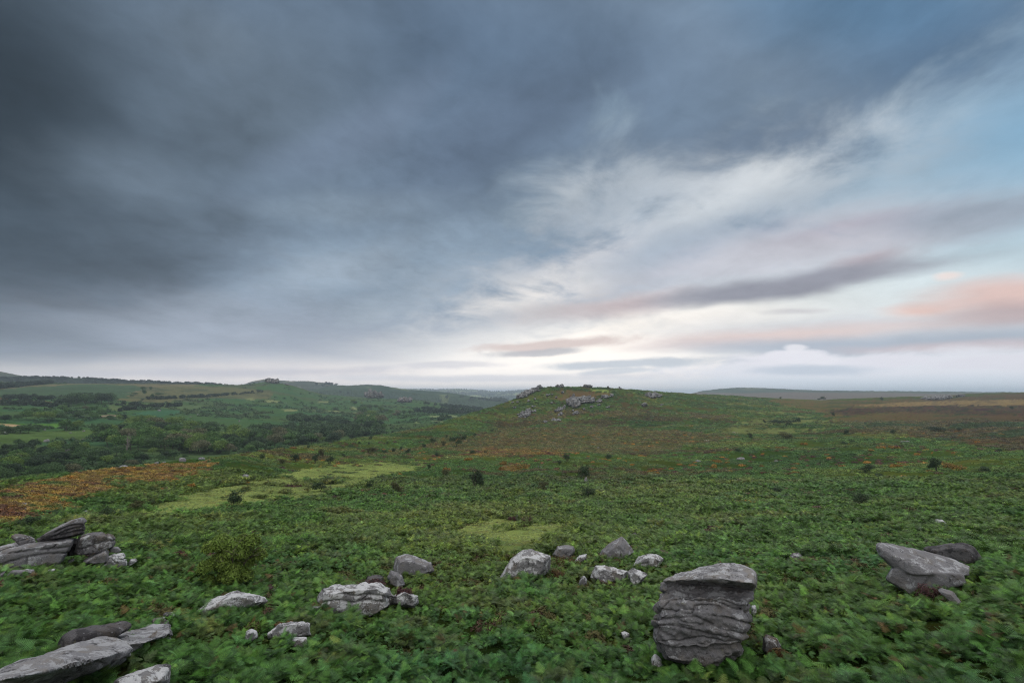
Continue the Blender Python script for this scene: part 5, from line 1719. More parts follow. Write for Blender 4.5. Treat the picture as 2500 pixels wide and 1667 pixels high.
vt(870, 1018, 9, 4, 'dark round tree above the valley bend wood', wide=1.0)
vt(985, 1014, 14, 4, 'tall dark tree among the line below the crags', wide=1.0)
vt(1000, 1012, 12, 4, 'dark tree right of the tall one below the crags', wide=1.1)
vt(50, 1058, 22, 1, 'dark hedge tree below the tan field, second from left', wide=1.3)
vt(70, 1057, 20, 1, 'dark hedge tree below the tan field, third from left', wide=1.3)
vt(92, 1053, 18, 1, 'dark hedge tree at the right end of the hedge below the tan field', wide=1.2)
vt(15, 1056, 18, 1, 'dark hedge tree below the tan field at the left edge', wide=1.5)
# bare tree
rg_ = np.random.default_rng(77)
x, y, z, r = V.at(308, 1110)
deadm = bough_mesh('trunk', 10.0, 3.0, rg_, m_deadwood, 7, 0.24, trunks=3, crown0=0.25, twist=0.10)
o = link('bare_tree', deadm)
o.location = (x, y, z)
sd = 37 * r / F / 10.0
o.scale = (sd * 0.8, sd * 0.8, sd * 1.2)
setp(o, 'leafless pale grey tree standing in front of the green valley wood', 'tree')

# ------------------------------------------------------------------ thorn bushes of the moor
m_thorn = leaf_mat('thorn_leaf', (0.022, 0.042, 0.016, 1), (0.036, 0.062, 0.022, 1), 0.15, sc=0.6)
m_olive = leaf_mat('olive_leaf', (0.050, 0.058, 0.020, 1), (0.070, 0.072, 0.024, 1), 0.2, sc=0.6)
thorns = []
for i in range(6):
    rgx = np.random.default_rng(800 + i)
    nb = 6 + i
    blobs = []
    for b in range(nb):
        a = rgx.uniform(0, 6.28)
        rr = rgx.uniform(0.05, 0.36)
        s = rgx.uniform(0.13, 0.24)
        blobs.append(((math.cos(a) * rr + 0.06, math.sin(a) * rr, rgx.uniform(0.25, 0.82)), (s * 1.1, s * 1.1, s)))
    P, N = crown_points(1500, blobs, rgx, 0.5)
    stray = rgx.integers(0, len(P), 320)
    P[stray] *= rgx.uniform(1.03, 1.30, 320)[:, None]
    P[:, 0] += (P[:, 2] - 0.4) * 0.28
    Vv, Ff, lv = leaves(P, N + np.array([0, 0, .3]), 0.052, rgx)
    pair = []
    for m_ in (m_thorn, m_olive):
        me_ = np_mesh('crown', Vv, Ff, m_, smooth=False)
        lv_attr(me_, lv)
        pair.append(me_)
    thorns.append((pair, bough_mesh('trunk', 0.85, 0.3, rgx, m_bark, 6, 0.022, trunks=2)))

BUSH = [
    (1114, 1090, 33, 27, 0, 'round dark thorn tree on the heath below the granite hill, roundest of all'),
    (1158, 1194, 50, 46, 0, 'largest dark thorn bush on the moor, right of the pale grass strip'),
    (974, 1206, 32, 28, 1, 'olive brown-green bush between grass strip and the largest dark bush'),
    (781, 1199, 34, 22, 0, 'low dark bush on the lower edge of the pale grass strip, middle'),
    (903, 1194, 17, 22, 0, 'upright dark bush at the lower right end of the pale grass strip'),
    (803, 1136, 18, 20, 0, 'dark forked bush on the upper edge of the pale grass strip'),
    (770, 1131, 20, 22, 0, 'dark bush left of the forked one above the grass strip'),
    (786, 1118, 20, 24, 1, 'tall olive bush behind the dark bushes above the grass strip'),
    (722, 1127, 22, 19, 0, 'dark bush beside a spot of orange gorse above the grass strip'),
    (687, 1134, 18, 13, 1, 'dull olive bush above the left part of the grass strip'),
    (637, 1121, 17, 13, 0, 'small dark bush furthest left above the grass strip'),
    (858, 1093, 15, 7, 0, 'flat dark bush below the wood edge on the bracken slope'),
    (940, 1108, 11, 9, 0, 'small dark bush, left of a row of three on the heath edge'),
    (963, 1104, 12, 11, 0, 'small dark bush, middle of a row of three on the heath edge'),
    (994, 1106, 15, 11, 0, 'round dark bush, right of a row of three on the heath edge'),
    (978, 1100, 8, 10, 0, 'thin dark bush between the middle and right ones of the row'),
    (1035, 1093, 10, 10, 0, 'small dark bush between the row of three and the round thorn tree'),
    (1058, 1085, 13, 15, 0, 'dark grey bush left of the round thorn tree'),
    (1083, 1090, 15, 13, 1, 'pale olive bush touching the left of the round thorn tree'),
    (1090, 1070, 7, 10, 0, 'slim dark bush above the pale olive one'),
    (905, 1073, 9, 9, 0, 'dark round bush on the bracken rim in front of the wood'),
    (901, 1085, 6, 6, 0, 'tiny dark bush below the rim one'),
    (947, 1084, 7, 6, 0, 'tiny dark bush at the left end of the brown heath band'),
    (877, 1083, 6, 5, 0, 'tiny dark bush left of the rim one'),
    (752, 1096, 6, 9, 0, 'tiny upright dark bush on the bracken slope under the wood'),
    (900, 1106, 40, 14, 1, 'long rounded straw coloured bush beside the brown heath band'),
    (841, 1115, 12, 7, 0, 'low dark bush under the straw coloured one'),
    (1156, 1109, 16, 10, 0, 'dark bush at the left end of the orange gorse bar'),
    (1186, 1106, 9, 7, 0, 'small dark bush behind the orange gorse bar'),
    (1158, 1066, 9, 8, 0, 'small dark bush on the heath above the round thorn tree'),
    (1202, 1056, 9, 8, 0, 'small dark bush on the upper heath below the hill'),
    (1068, 1116, 15, 12, 0, 'dark bush on the bracken below the round thorn tree'),
    (1048, 1145, 11, 12, 0, 'small dark bush off the right tip of the grass strip'),
    (1085, 1162, 26, 16, 1, 'brown-green bush above left of the largest dark bush'),
    (565, 1232, 48, 30, 0, 'dark wind-bent bush at the lower left end of the grass strip'),
    (332, 1249, 34, 24, 1, 'olive gorse bush at the left tip of the pale grass'),
    (276, 1274, 50, 30, 0, 'wide dark bush behind the left outcrop beside short grass'),
    (140, 1264, 46, 20, 0, 'low dark bush at the lower edge of the orange gorse'),
    (45, 1290, 70, 26, 0, 'wide dark bush at the left edge behind the outcrop'),
    (1423, 1172, 32, 32, 0, 'thin open thorn tree over the upright streaked stone'),
    (1437, 1217, 34, 26, 0, 'dark bush in bracken below the thin thorn tree'),
    (1385, 1128, 14, 18, 0, 'upright dark bush right of the second gorse patch'),
    (1366, 1135, 14, 11, 0, 'low dark bush left of the upright one by the gorse patch'),
    (1483, 1121, 24, 13, 0, 'wide dark bush on the middle moor'),
    (1324, 1200, 32, 22, 1, 'olive bush right of a small gorse plant, middle moor'),
    (1834, 1073, 11, 16, 0, 'slim dark bush on the pale green of the right moor'),
    (1805, 1103, 17, 9, 0, 'low dark bush above the long flat grey stone'),
    (1889, 1037, 28, 13, 0, 'dark bush, left one of the conspicuous clump on the right moor'),
    (1919, 1040, 34, 16, 0, 'dark green bush, right one of the conspicuous clump on the right moor'),
    (1949, 1031, 12, 12, 0, 'small round bush just right of the clump on the right moor'),
    (1868, 1034, 8, 9, 0, 'tiny bush just left of the clump on the right moor'),
    (2010, 976, 14, 8, 0, 'dark bush on the right hand ridge line'),
    (1999, 976, 8, 4, 0, 'tiny low bush left of the one on the ridge line'),
    (1905, 974, 6, 5, 0, 'tiny bush on the ridge nearest the granite hill'),
    (2154, 979, 11, 9, 0, 'dark bush in front of the boulder field'),
    (2037, 1016, 11, 10, 0, 'small dark bush on the brown heath right of the path'),
    (2066, 1060, 14, 11, 0, 'round dark bush below the brown heath'),
    (2178, 1060, 12, 11, 0, 'dark bush right of a purple heather patch'),
    (1915, 1070, 30, 13, 1, 'brown low bush below the conspicuous clump'),
    (2063, 1087, 13, 9, 0, 'dark round bush on the right moor, lower one of two close together'),
    (2081, 1080, 10, 7, 0, 'small dark bush on the right moor, upper one of two close together'),
    (2287, 1151, 38, 36, 0, 'tallest dark bush on the right hand moor'),
    (2112, 1154, 32, 20, 0, 'dark rounded bush left of the tallest one on the right moor'),
    (2403, 1154, 28, 14, 0, 'low dark bush near the right edge'),
    (2104, 1235, 42, 30, 0, 'broad dark bush in the near bracken of the right moor'),
    (2290, 1054, 38, 12, 0, 'wide low dark bush high on the right moor'),
    (2340, 1052, 15, 8, 0, 'small low bush right of the wide one high on the right moor'),
    (2437, 1104, 15, 10, 0, 'small dark bush by the right edge on the heath'),
    (2147, 1168, 22, 11, 0, 'low dark bush below the dark rounded one on the right moor'),
    (2472, 1000, 8, 8, 0, 'tiny bush near the right edge above the orange heath'),
    (1904, 1203, 24, 13, 0, 'dark low bush in bracken on the right moor, nearest the centre'),
    (720, 1262, 24, 12, 0, 'dark low bush in the bracken left of centre'),
]
for i, (px, py, w, h, oc, lb) in enumerate(BUSH):
    x, y, z, r = M.at(px, py)
    pair, tm = thorns[i % 6]
    s = (y * CP + z * SP) / F
    make_tree('thorn_bush', pair[oc], tm, (x, y, z - 0.04 * h * s), i * 1.3, (w * s * 1.15, w * s * 1.15, h * s * 1.18), lb, 'bush', 'thorn bushes scattered over the moor')

# the near yellow-green bush, in detail
m_gorse_g = leaf_mat('willow_leaf', (0.080, 0.140, 0.024, 1), (0.125, 0.175, 0.034, 1), 0.25, sc=0.9)
rgx = np.random.default_rng(4)
px, py = 565, 1440
x, y, z, r = M.at(px, py)
r = y * CP + z * SP
W_, H_ = 156 * r / F, 135 * r / F
blobs = []
for b in range(36):
    a = rgx.uniform(0, 6.28)
    rr = rgx.uniform(0.0, 0.40) * W_
    zz = rgx.uniform(0.14, 0.84) * H_
    blobs.append(((math.cos(a) * rr + (zz - 0.5 * H_) * 0.25, math.sin(a) * rr, zz), (W_ * 0.13, W_ * 0.13, W_ * 0.12)))
P, N = crown_points(38000, blobs, rgx, 0.8)
Vv, Ff, lv = leaves(P, N + np.array([0, 0, .3]), 0.070, rgx, aspect=2.2, lvr=(0.45, 1.6))
cm = np_mesh('crown', Vv, Ff, m_gorse_g, smooth=False)
lv_attr(cm, lv)
make_tree('willow_bush', cm, bough_mesh('trunk', H_ * 0.95, H_ * 0.35, rgx, flat_mat('pale_stem', (0.12, 0.10, 0.075, 1)), 7, 0.045, trunks=4, twist=0.2), (x, y, z), 0.4, 1.0,
          'large loose yellow-green bush behind the pale outcrop, left foreground', 'bush')
FOOT.append((x, y, 0.5))

# heather and dead bracken clumps that stand out near by
m_heath = leaf_mat('heather_leaf', (0.075, 0.028, 0.030, 1), (0.050, 0.026, 0.024, 1), 0.1, sc=2.0)
m_brown = leaf_mat('dry_bracken_leaf', (0.120, 0.060, 0.022, 1), (0.070, 0.050, 0.018, 1), 0.15, sc=2.0)
m_gflow = leaf_mat('gorse_flower', (0.24, 0.125, 0.014, 1), (0.13, 0.085, 0.018, 1), 0.1, sc=1.0)


def tuft(px, py, w, h, mat, label, name, cat, leaf=0.045, n=900, r=None, lift=0.0):
    if r is None:
        x, y, z, r = M.at(px, py)
    else:
        x, y, z = at_range(px, py, r)
    s = r / F
    rgx = np.random.default_rng(int(px + py))
    blobs = [((rgx.uniform(-.32, .32) * w * s, rgx.uniform(-.2, .2) * w * s, rgx.uniform(.15, .5) * h * s), (w * s * .22, w * s * .2, h * s * .4)) for _ in range(7)]
    P, N = crown_points(n, blobs, rgx, 0.7)
    Vv, Ff, lv = leaves(P, N + np.array([0, 0, .6]), leaf, rgx, aspect=2.4, lvr=(0.45, 1.5))
    me_ = np_mesh(name, Vv, Ff, mat, smooth=False)
    lv_attr(me_, lv)
    o = link(name, me_)
    o.location = (float(x), float(y), float(z) + lift)
    o.rotation_euler = (0, 0, -math.atan2(float(x), float(y)))
    setp(o, label, cat)
    return o


for a in [
    (2268, 1472, 58, 44, m_heath, 'dark red heather bush in front of the jutting granite wedge', 'heather_bush', 'heather'),
    (1165, 1330, 32, 16, m_heath, 'dark brown heather hummock alone on the near grass clearing', 'heather_bush', 'heather'),
    (1282, 1280, 40, 26, m_heath, 'purple-brown heather bush above the near grass clearing', 'heather_bush', 'heather'),
    (1248, 1272, 26, 14, m_heath, 'small heather bush left of the purple-brown one above the clearing', 'heather_bush', 'heather'),
    (1462, 1298, 36, 14, m_heath, 'dark red heather below the stone right of the clearing', 'heather_bush', 'heather'),
    (1490, 1272, 30, 12, m_heath, 'red-purple heather up and right of the stone beside the clearing', 'heather_bush', 'heather'),
    (1481, 1325, 22, 10, m_heath, 'small purple heather by the pointed triangular boulder', 'heather_bush', 'heather'),
    (2320, 1274, 28, 9, m_heath, 'dark red heather beside the pale stone at far right', 'heather_bush', 'heather'),
    (2250, 1258, 18, 9, m_heath, 'small dark red heather above the jutting granite wedge', 'heather_bush', 'heather'),
    (560, 1248, 20, 9, m_heath, 'purple heather left of centre under the wind-bent bush', 'heather_bush', 'heather'),
    (434, 1360, 18, 17, m_heath, 'small near-black hummock alone in bracken right of the left outcrop', 'heather_bush', 'heather'),  # small dark mound of leaf clusters
    (1375, 1385, 90, 34, m_brown, 'red-brown dead bracken right of the big white lichen-covered boulder', 'dead_bracken_clump', 'dead bracken'),
    (1358, 1412, 60, 28, m_brown, 'rusty dead bracken below the red-brown clump at centre', 'dead_bracken_clump', 'dead bracken'),
    (1500, 1352, 30, 24, m_brown, 'rusty dead bracken at the foot of the pointed triangular boulder', 'dead_bracken_clump', 'dead bracken'),
    (2340, 1444, 80, 22, m_brown, 'brown dry grass and bracken behind the low slab under the granite wedge', 'dead_bracken_clump', 'dead bracken'),
    (865, 1484, 40, 16, m_brown, 'rusty bracken under the front edge of the heather-topped outcrop', 'dead_bracken_clump', 'dead bracken'),
    (690, 1545, 36, 30, m_brown, 'red-brown dead bracken between the oblong slab and the lichen-spotted boulder', 'dead_bracken_clump', 'dead bracken'),
    (925, 1620, 28, 14, m_brown, 'small rusty bracken frond pile low in the middle left foreground', 'dead_bracken_clump', 'dead bracken'),
    (560, 1480, 52, 36, m_brown, 'brown bracken growing over the low outcrop beside the yellow-green bush', 'dead_bracken_clump', 'dead bracken'),
    (330, 1588, 50, 30, m_brown, 'tan dead bracken in the gap beside the long lower left slab', 'dead_bracken_clump', 'dead bracken'),
    (1910, 1620, 56, 34, m_brown, 'rusty bracken patch below the mossy pale boulder at lower right', 'dead_bracken_clump', 'dead bracken'),
    (1845, 1535, 40, 24, m_brown, 'tan bracken right of the rock stack', 'dead_bracken_clump', 'dead bracken'),
]:
    tuft(*a)
tuft(880, 1446, 110, 22, m_heath, 'dark heather mat growing along the top of the broad pale outcrop', 'heather_bush', 'heather', r=rr_at(882, 1487) - 0.35)
tuft(985, 1462, 50, 34, m_heath, 'purple-black heather at the right end of the broad pale outcrop', 'heather_bush', 'heather', r=rr_at(882, 1487) - 0.75)
tuft(870, 1458, 30, 22, m_heath, 'brown heather spilling down the middle of the broad pale outcrop', 'heather_bush', 'heather', r=rr_at(882, 1487) - 1.0)

for a in [
    (728, 1124, 15, 8, 'spot of orange gorse beside the dark bush above the grass strip'),
    (463, 1192, 22, 11, 'orange gorse bush in bracken below the orange slope'),
    (604, 1182, 9, 6, 'small orange gorse under the white slanting rock'),
    (235, 1219, 16, 8, 'small orange gorse bush at the lower right of the orange slope'),
    (110, 1266, 26, 11, 'orange gorse on the dark bush below the orange slope'),
    (268, 1300, 14, 7, 'yellow flowering gorse behind the square block of the left outcrop'),
    (1290, 1190, 18, 12, 'orange gorse bush on the middle moor below the second gorse patch'),
    (1270, 1146, 50, 16, 'orange gorse patch low on the middle moor, two lobes'),
    (1230, 1136, 24, 12, 'small orange gorse left of the two-lobed patch'),
    (1587, 1154, 16, 7, 'small orange gorse in the bracken, left of two side by side'),
    (1604, 1157, 16, 6, 'small orange gorse in the bracken, right of two side by side'),
    (1748, 1129, 28, 8, 'orange gorse streak on the right middle moor'),
    (1742, 1144, 14, 7, 'tiny orange gorse below the streak on the right middle moor'),
    (2338, 1148, 44, 15, 'rusty orange gorse bush right of the tallest dark bush'),
    (2185, 1142, 24, 9, 'rusty gorse left of the tallest dark bush'),
    (1910, 1096, 26, 7, 'orange gorse on the pale edge of the right moor'),
    (1963, 1086, 12, 7, 'tiny orange gorse up right of its neighbour on the right moor'),
    (2184, 1096, 20, 7, 'orange gorse below the pale stony streak'),
    (1555, 1102, 10, 6, 'orange gorse dot on the far heath'),
    (1145, 1124, 26, 8, 'orange gorse clump left below the long gorse bar'),
    (1090, 1148, 20, 9, 'orange brown gorse near the right tip of the grass strip'),
    (1225, 1148, 16, 10, 'orange gorse stem clump beside the two-lobed patch'),
]:
    tuft(a[0], a[1], a[2], a[3], m_gflow, a[4], 'gorse_bush', 'gorse', leaf=max(0.06, M.at(a[0], a[1])[3] * 0.0016), n=420)

# ------------------------------------------------------------------ sheep
m_wool = flat_mat('wool', (0.55, 0.52, 0.46, 1))
m_face = flat_mat('sheep_face', (0.10, 0.085, 0.075, 1))


def sheep_mesh():
    bm_ = bmesh.new()
    body = [((-.55, 0, .62), .16), ((-.42, 0, .66), .26), ((-.1, 0, .68), .30), ((.25, 0, .68), .28), ((.45, 0, .70), .20), ((.58, 0, .60), .12), ((.68, 0, .42), .10), ((.76, 0, .28), .075), ((.82, 0, .20), .045)]
    tube(bm_, [b[0] for b in body], [b[1] for b in body], 10)
    for sx in (-.38, .34):
        for sy in (-.13, .13):
            tube(bm_, [(sx, sy, .55), (sx + (-.04 if sx < 0 else 0), sy, .32), (sx, sy, .16), (sx + .02, sy, 0)], [.10, .05, .032, .035], 6)
    for sy in (-1, 1):
        tube(bm_, [(.66, sy * .06, .46), (.64, sy * .18, .44)], [.035, .012], 5)
    tube(bm_, [(-.56, 0, .66), (-.64, 0, .50), (-.65, 0, .38)], [.05, .045, .02], 5)
    me_ = bpy.data.meshes.new('sheep')
    bm_.to_mesh(me_)
    bm_.free()
    me_.materials.append(m_wool)
    rm = bpy.data.objects.new('tmp', me_)
    COL.objects.link(rm)
    md = rm.modifiers.new('r', 'REMESH')
    md.mode = 'VOXEL'
    md.voxel_size = 0.03
    ms = rm.modifiers.new('s', 'SMOOTH')
    ms.iterations = 3
    out = bpy.data.meshes.new_from_object(rm.evaluated_get(bpy.context.evaluated_depsgraph_get()))
    bpy.data.objects.remove(rm)
    out.materials.clear()
    out.materials.append(m_wool)
    out.polygons.foreach_set('use_smooth', np.ones(len(out.polygons), bool))
    return out


shm = sheep_mesh()
for px, py, rot, lb in [
    (1791, 1059, 0.3, 'white sheep grazing on the pale green slope, left of the upper pair'),
    (1799, 1060, 2.8, 'white sheep grazing on the pale green slope, right of the upper pair'),
    (1722, 1079, 0.1, 'white sheep grazing in bracken, left of the lower pair'),
    (1728, 1079, 3.3, 'white sheep grazing in bracken, right of the lower pair'),
]:
    x, y, z, r = M.at(px, py)
    o = link('sheep', shm)
    o.location = (x, y, z + 0.55)
    o.scale = (1.15,) * 3
    o.rotation_euler = (0, 0, rot)
    setp(o, lb, 'sheep', 'sheep grazing on the moor')


# ------------------------------------------------------------------ bracken and other ground cover
PROT = {}


def frond(rg_, L=0.62, pairs=11, teeth=6, droop=0.35, lod=0):
    """one bracken frond lying along +x from the origin: toothed leaflets both sides of an arching midrib"""
    T, lv = [], []
    for s in range(pairs):
        t0 = 0.10 + 0.88 * s / pairs
        x0 = L * t0
        z0 = -droop * L * t0 * t0
        pl_ = L * 0.52 * (1 - t0) ** 0.75 * rg_.uniform(0.85, 1.1) + 0.02
        for side in (-1, 1):
            fw = 0.28 + 0.25 * t0
            dirv = np.array([fw, side, 0.0])
            dirv /= np.linalg.norm(dirv)
            lvv = rg_.uniform(0.6, 1.4)
            wdt = L * 0.085 * (1 - 0.4 * t0)
            fwd = np.array([1.0, 0, -2 * droop * t0])
            if lod == 0:
                for k_ in range(teeth):
                    a = pl_ * k_ / teeth
                    b = pl_ * (k_ + 0.85) / teeth
                    ww = wdt * (1 - 0.85 * k_ / teeth)
                    p0 = np.array([x0, 0, z0]) + dirv * a
                    p1 = np.array([x0, 0, z0]) + dirv * b
                    p0[2] -= 0.45 * a * a / L
                    p1[2] -= 0.45 * b * b / L
                    m = (p0 + p1) / 2
                    T.append((p0, m + fwd * ww + dirv * ww * 0.35, p1))
                    T.append((p0, p1, m - fwd * ww + dirv * ww * 0.35))
                    lv += [lvv] * 6
            else:
                p0 = np.array([x0, 0, z0])
                p1 = p0 + dirv * pl_
                p1[2] -= 0.35 * pl_
                T.append((p0 - fwd * wdt * .5, p0 + fwd * wdt, p1))
                lv += [lvv] * 3
    return np.array(T).reshape(-1, 3), lv


def rotm(az_, tilt, roll):
    ca, sa = math.cos(az_), math.sin(az_)
    ct, st = math.cos(tilt), math.sin(tilt)
    cr, sr = math.cos(roll), math.sin(roll)
    Rz = np.array([[ca, -sa, 0], [sa, ca, 0], [0, 0, 1]])
    Ry = np.array([[ct, 0, -st], [0, 1, 0], [st, 0, ct]])
    Rx = np.array([[1, 0, 0], [0, cr, -sr], [0, sr, cr]])
    return Rz @ Ry @ Rx


def plant_proto(seed, lod, mat, nf, rad, hgt):
    rg_ = np.random.default_rng(seed)
    Vs, Lv = [], []
    for i in range(nf):
        T, lv = frond(rg_, L=rg_.uniform(0.42, 0.72) * (1.0 if lod == 0 else 1.15), lod=lod, pairs=11 if lod == 0 else 6, droop=rg_.uniform(0.15, 0.6))
        # most fronds lean with the wind, towards +x
        a = rg_.uniform(-math.pi, math.pi) * 0.8
        m = rotm(a, rg_.uniform(-0.15, 0.9), rg_.uniform(-0.7, 0.7))
        P = T @ m.T
        bx = rg_.uniform(-1, 1, 2) * rad
        hz_ = hgt * rg_.uniform(0.45, 1.0)
        P += np.array([bx[0] + 0.10 * hz_, bx[1], hz_])
        Vs.append(P)
        k_ = rg_.uniform(0.45, 1.6)
        Lv += [v * k_ for v in lv]
        if lod == 0:
            st = np.array([[bx[0] - .006, bx[1], 0], [bx[0] + .006, bx[1], 0], [bx[0] + 0.10 * hz_, bx[1], hz_]])
            Vs.append(st)
            Lv += [0.8] * 3
    Vv = np.concatenate(Vs)
    me_ = np_mesh('plant', Vv, np.arange(len(Vv)).reshape(-1, 3), mat, smooth=False)
    lv_attr(me_, Lv)
    return me_


def clump_proto(seed, mat, n, rad, hgt, size, aspect=2.2, up=1.2):
    rg_ = np.random.default_rng(seed)
    v = rg_.normal(size=(n, 3))
    v /= np.linalg.norm(v, axis=1)[:, None]
    v[:, 2] = np.abs(v[:, 2])
    bump = 1 + 0.25 * fbm(v[:, 0] * 2 + seed, v[:, 1] * 2, v[:, 2] * 2, oct=2, seed=seed)
    P = v * (rg_.uniform(0.45, 1.0, n) ** 0.5 * bump)[:, None] * np.array([rad, rad, hgt])
    Vv, Ff, lv = leaves(P, v + np.array([0.1, 0, up]), size, rg_, aspect=aspect, lvr=(0.55, 1.45))
    me_ = np_mesh('clump', Vv, Ff, mat, smooth=False)
    lv_attr(me_, lv)
    return me_


m_tint = leaf_mat('bracken_leaf', None, None, 0.18, use_tint=True, rough=0.5)
m_tint2 = leaf_mat('scrub_leaf', None, None, 0.15, use_tint=True, rough=0.7)


def coll(name, meshes):
    c_ = bpy.data.collections.new(name)
    for i, m_ in enumerate(meshes):
        c_.objects.link(bpy.data.objects.new('%s_%02d' % (name, i), m_))
    return c_


C0 = coll('bracken_plants', [plant_proto(10 + i, 0, m_tint, 5, 0.20, 0.55) for i in range(7)])
C1 = coll('bracken_clumps', [plant_proto(30 + i, 1, m_tint, 18, 0.62, 0.55) for i in range(6)])
C2 = coll('far_bracken', [clump_proto(50 + i, m_tint2, 46, 1.0, 0.55, 0.34) for i in range(5)])
C3 = coll('heath_plants', [clump_proto(60 + i, m_tint2, 90, 0.5, 0.32, 0.10, aspect=2.6, up=0.6) for i in range(4)])
C4 = coll('tree_crowns', [broadleaf(700 + i, h=1.0, w=1.05, nl=240, leaf=0.12, mat=m_tint2, nb=7) for i in range(4)])


def gn_scatter(name, label, cat, X, Y, Zz, coll_, scl, tint, seed, tilt=0.12, flat=None):
    n = len(X)
    rg_ = np.random.default_rng(seed)
    me_ = bpy.data.meshes.new(name)
    me_.vertices.add(n)
    me_.vertices.foreach_set('co', np.stack([X, Y, Zz], 1).astype(np.float32).ravel())
    rot = np.stack([rg_.normal(0, tilt, n), rg_.normal(0, tilt, n), rg_.uniform(0, 6.283, n)], 1)
    me_.attributes.new('rot', 'FLOAT_VECTOR', 'POINT').data.foreach_set('vector', rot.astype(np.float32).ravel())
    s3 = np.stack([scl, scl, scl * (flat if flat is not None else 1.0)], 1)
    me_.attributes.new('scl', 'FLOAT_VECTOR', 'POINT').data.foreach_set('vector', s3.astype(np.float32).ravel())
    me_.attributes.new('idx', 'INT', 'POINT').data.foreach_set('value', rg_.integers(0, len(coll_.objects), n).astype(np.int32))
    tc = np.ones((n, 4), np.float32)
    tc[:, :3] = tint
    me_.attributes.new('tint', 'FLOAT_COLOR', 'POINT').data.foreach_set('color', tc.ravel())
    o = link(name, me_)
    t_ = bpy.data.node_groups.new('spread_' + name, 'GeometryNodeTree')
    t_.interface.new_socket('Geometry', in_out='INPUT', socket_type='NodeSocketGeometry')
    t_.interface.new_socket('Geometry', in_out='OUTPUT', socket_type='NodeSocketGeometry')
    gi, go = t_.nodes.new('NodeGroupInput'), t_.nodes.new('NodeGroupOutput')
    iop = t_.nodes.new('GeometryNodeInstanceOnPoints')
    ci = t_.nodes.new('GeometryNodeCollectionInfo')
    ci.inputs['Collection'].default_value = coll_
    ci.inputs['Separate Children'].default_value = True
    ci.inputs['Reset Children'].default_value = True

    def na(nm, tp):
        a = t_.nodes.new('GeometryNodeInputNamedAttribute')
        a.data_type = tp
        a.inputs['Name'].default_value = nm
        return [s for s in a.outputs if s.enabled and s.name == 'Attribute'][0]
    t_.links.new(gi.outputs[0], iop.inputs['Points'])
    t_.links.new(ci.outputs[0], iop.inputs['Instance'])
    iop.inputs['Pick Instance'].default_value = True
    t_.links.new(na('idx', 'INT'), iop.inputs['Instance Index'])
    t_.links.new(na('rot', 'FLOAT_VECTOR'), iop.inputs['Rotation'])
    t_.links.new(na('scl', 'FLOAT_VECTOR'), iop.inputs['Scale'])
    t_.links.new(iop.outputs[0], go.inputs[0])
    md = o.modifiers.new('spread', 'NODES')
    md.node_group = t_
    setp(o, label, cat, kind='stuff')
    return o


def free_of_rocks(X, Y, pad=0.0, feet=None):
    keep_ = np.ones(len(X), bool)
    for fx, fy, fr in (FOOT if feet is None else feet):
        keep_ &= (X - fx) ** 2 + (Y - fy) ** 2 > (fr + pad) ** 2
    return keep_


def tint_of(X, Y, Zz, seed, spread=0.28):
    px, py = project(X, Y, Zz)
    rg_ = np.random.default_rng(seed)
    # plants stray over the edge of their patch
    r_ = np.hypot(X, Y)
    st_ = np.clip(np.abs(rg_.normal(0, 1, len(X))), 0, 2.5) * np.where(rg_.random(len(X)) < 0.35, 1.0, 0.15)
    an_ = rg_.uniform(0, 6.283, len(X))
    k0 = (0.9 + 0.014 * r_) * F / np.maximum(r_, 8)
    qx = px + st_ * np.cos(an_) * k0
    qy = py + st_ * np.sin(an_) * k0 * np.clip(np.abs(PY2H(py)), 0.05, 0.5)
    c_, k_ = moor_fields(qx, np.clip(qy, 900, 4000), X, Y)
    c_ = c_ * np.exp(rg_.normal(-0.04, spread, (len(X), 1)))
    yel = rg_.random(len(X))
    c_[:, 0] *= 1 + 0.35 * (yel > 0.85)
    c_[:, 1] *= 1 + 0.12 * (yel > 0.8)
    c_[:, 2] *= 1 + 0.5 * (yel < 0.25)
    return np.clip(c_, 0.004, 1), k_, px, py


LEAF_GAIN = 1.52


def dome(X, Y, cell, seed, fill=0.66):
    """height 0..1 of rounded clumps scattered at about one per cell"""
    u, v = X / cell, Y / cell
    iu, iv = np.floor(u).astype(np.int64), np.floor(v).astype(np.int64)
    best = np.zeros(len(X))
    for a in (-1, 0, 1):
        for b in (-1, 0, 1):
            cu_, cv_ = iu + a, iv + b
            jx = cu_ + _h(cu_, cv_, 0, seed)
            jy = cv_ + _h(cu_, cv_, 0, seed + 1)
            hh_ = 0.55 + 0.45 * _h(cu_, cv_, 0, seed + 2)
            rad = fill * (0.7 + 0.6 * _h(cu_, cv_, 0, seed + 3))
            d2 = ((u - jx) ** 2 + (v - jy) ** 2) / rad ** 2
            best = np.maximum(best, hh_ * np.sqrt(np.clip(1 - d2, 0, 1)))
    return best


# near: whole plants
X, Y, Zz = M.scatter(lambda r: np.where(r < 24, 40.0, 22.0), 8.5, 38, -420, 2920, 1)
tt, kk_, px, py = tint_of(X, Y, Zz, 2)
hum = fbm(X / 2.2, Y / 2.2, oct=3, seed=401)
gap = fbm(X / 0.9, Y / 0.9, oct=2, seed=402)
dm = dome(X, Y, 1.15, 420)
ok = (kk_ != 3) & free_of_rocks(X, Y, -0.1) & ((dm > 0.38) | (np.random.default_rng(9).random(len(X)) < 0.10)) & (hum * 0.6 + gap > -0.85)
dead = (np.random.default_rng(8).random(len(X)) < 0.012 + 0.05 * (fbm(X / 1.6, Y / 1.6, oct=2, seed=403) > 0.6))
tt[dead] = np.array([0.075, 0.042, 0.014])
sc_ = (0.42 + 0.13 * np.clip(hum, -0.8, 0.8)) * np.random.default_rng(3).uniform(0.75, 1.25, len(X))
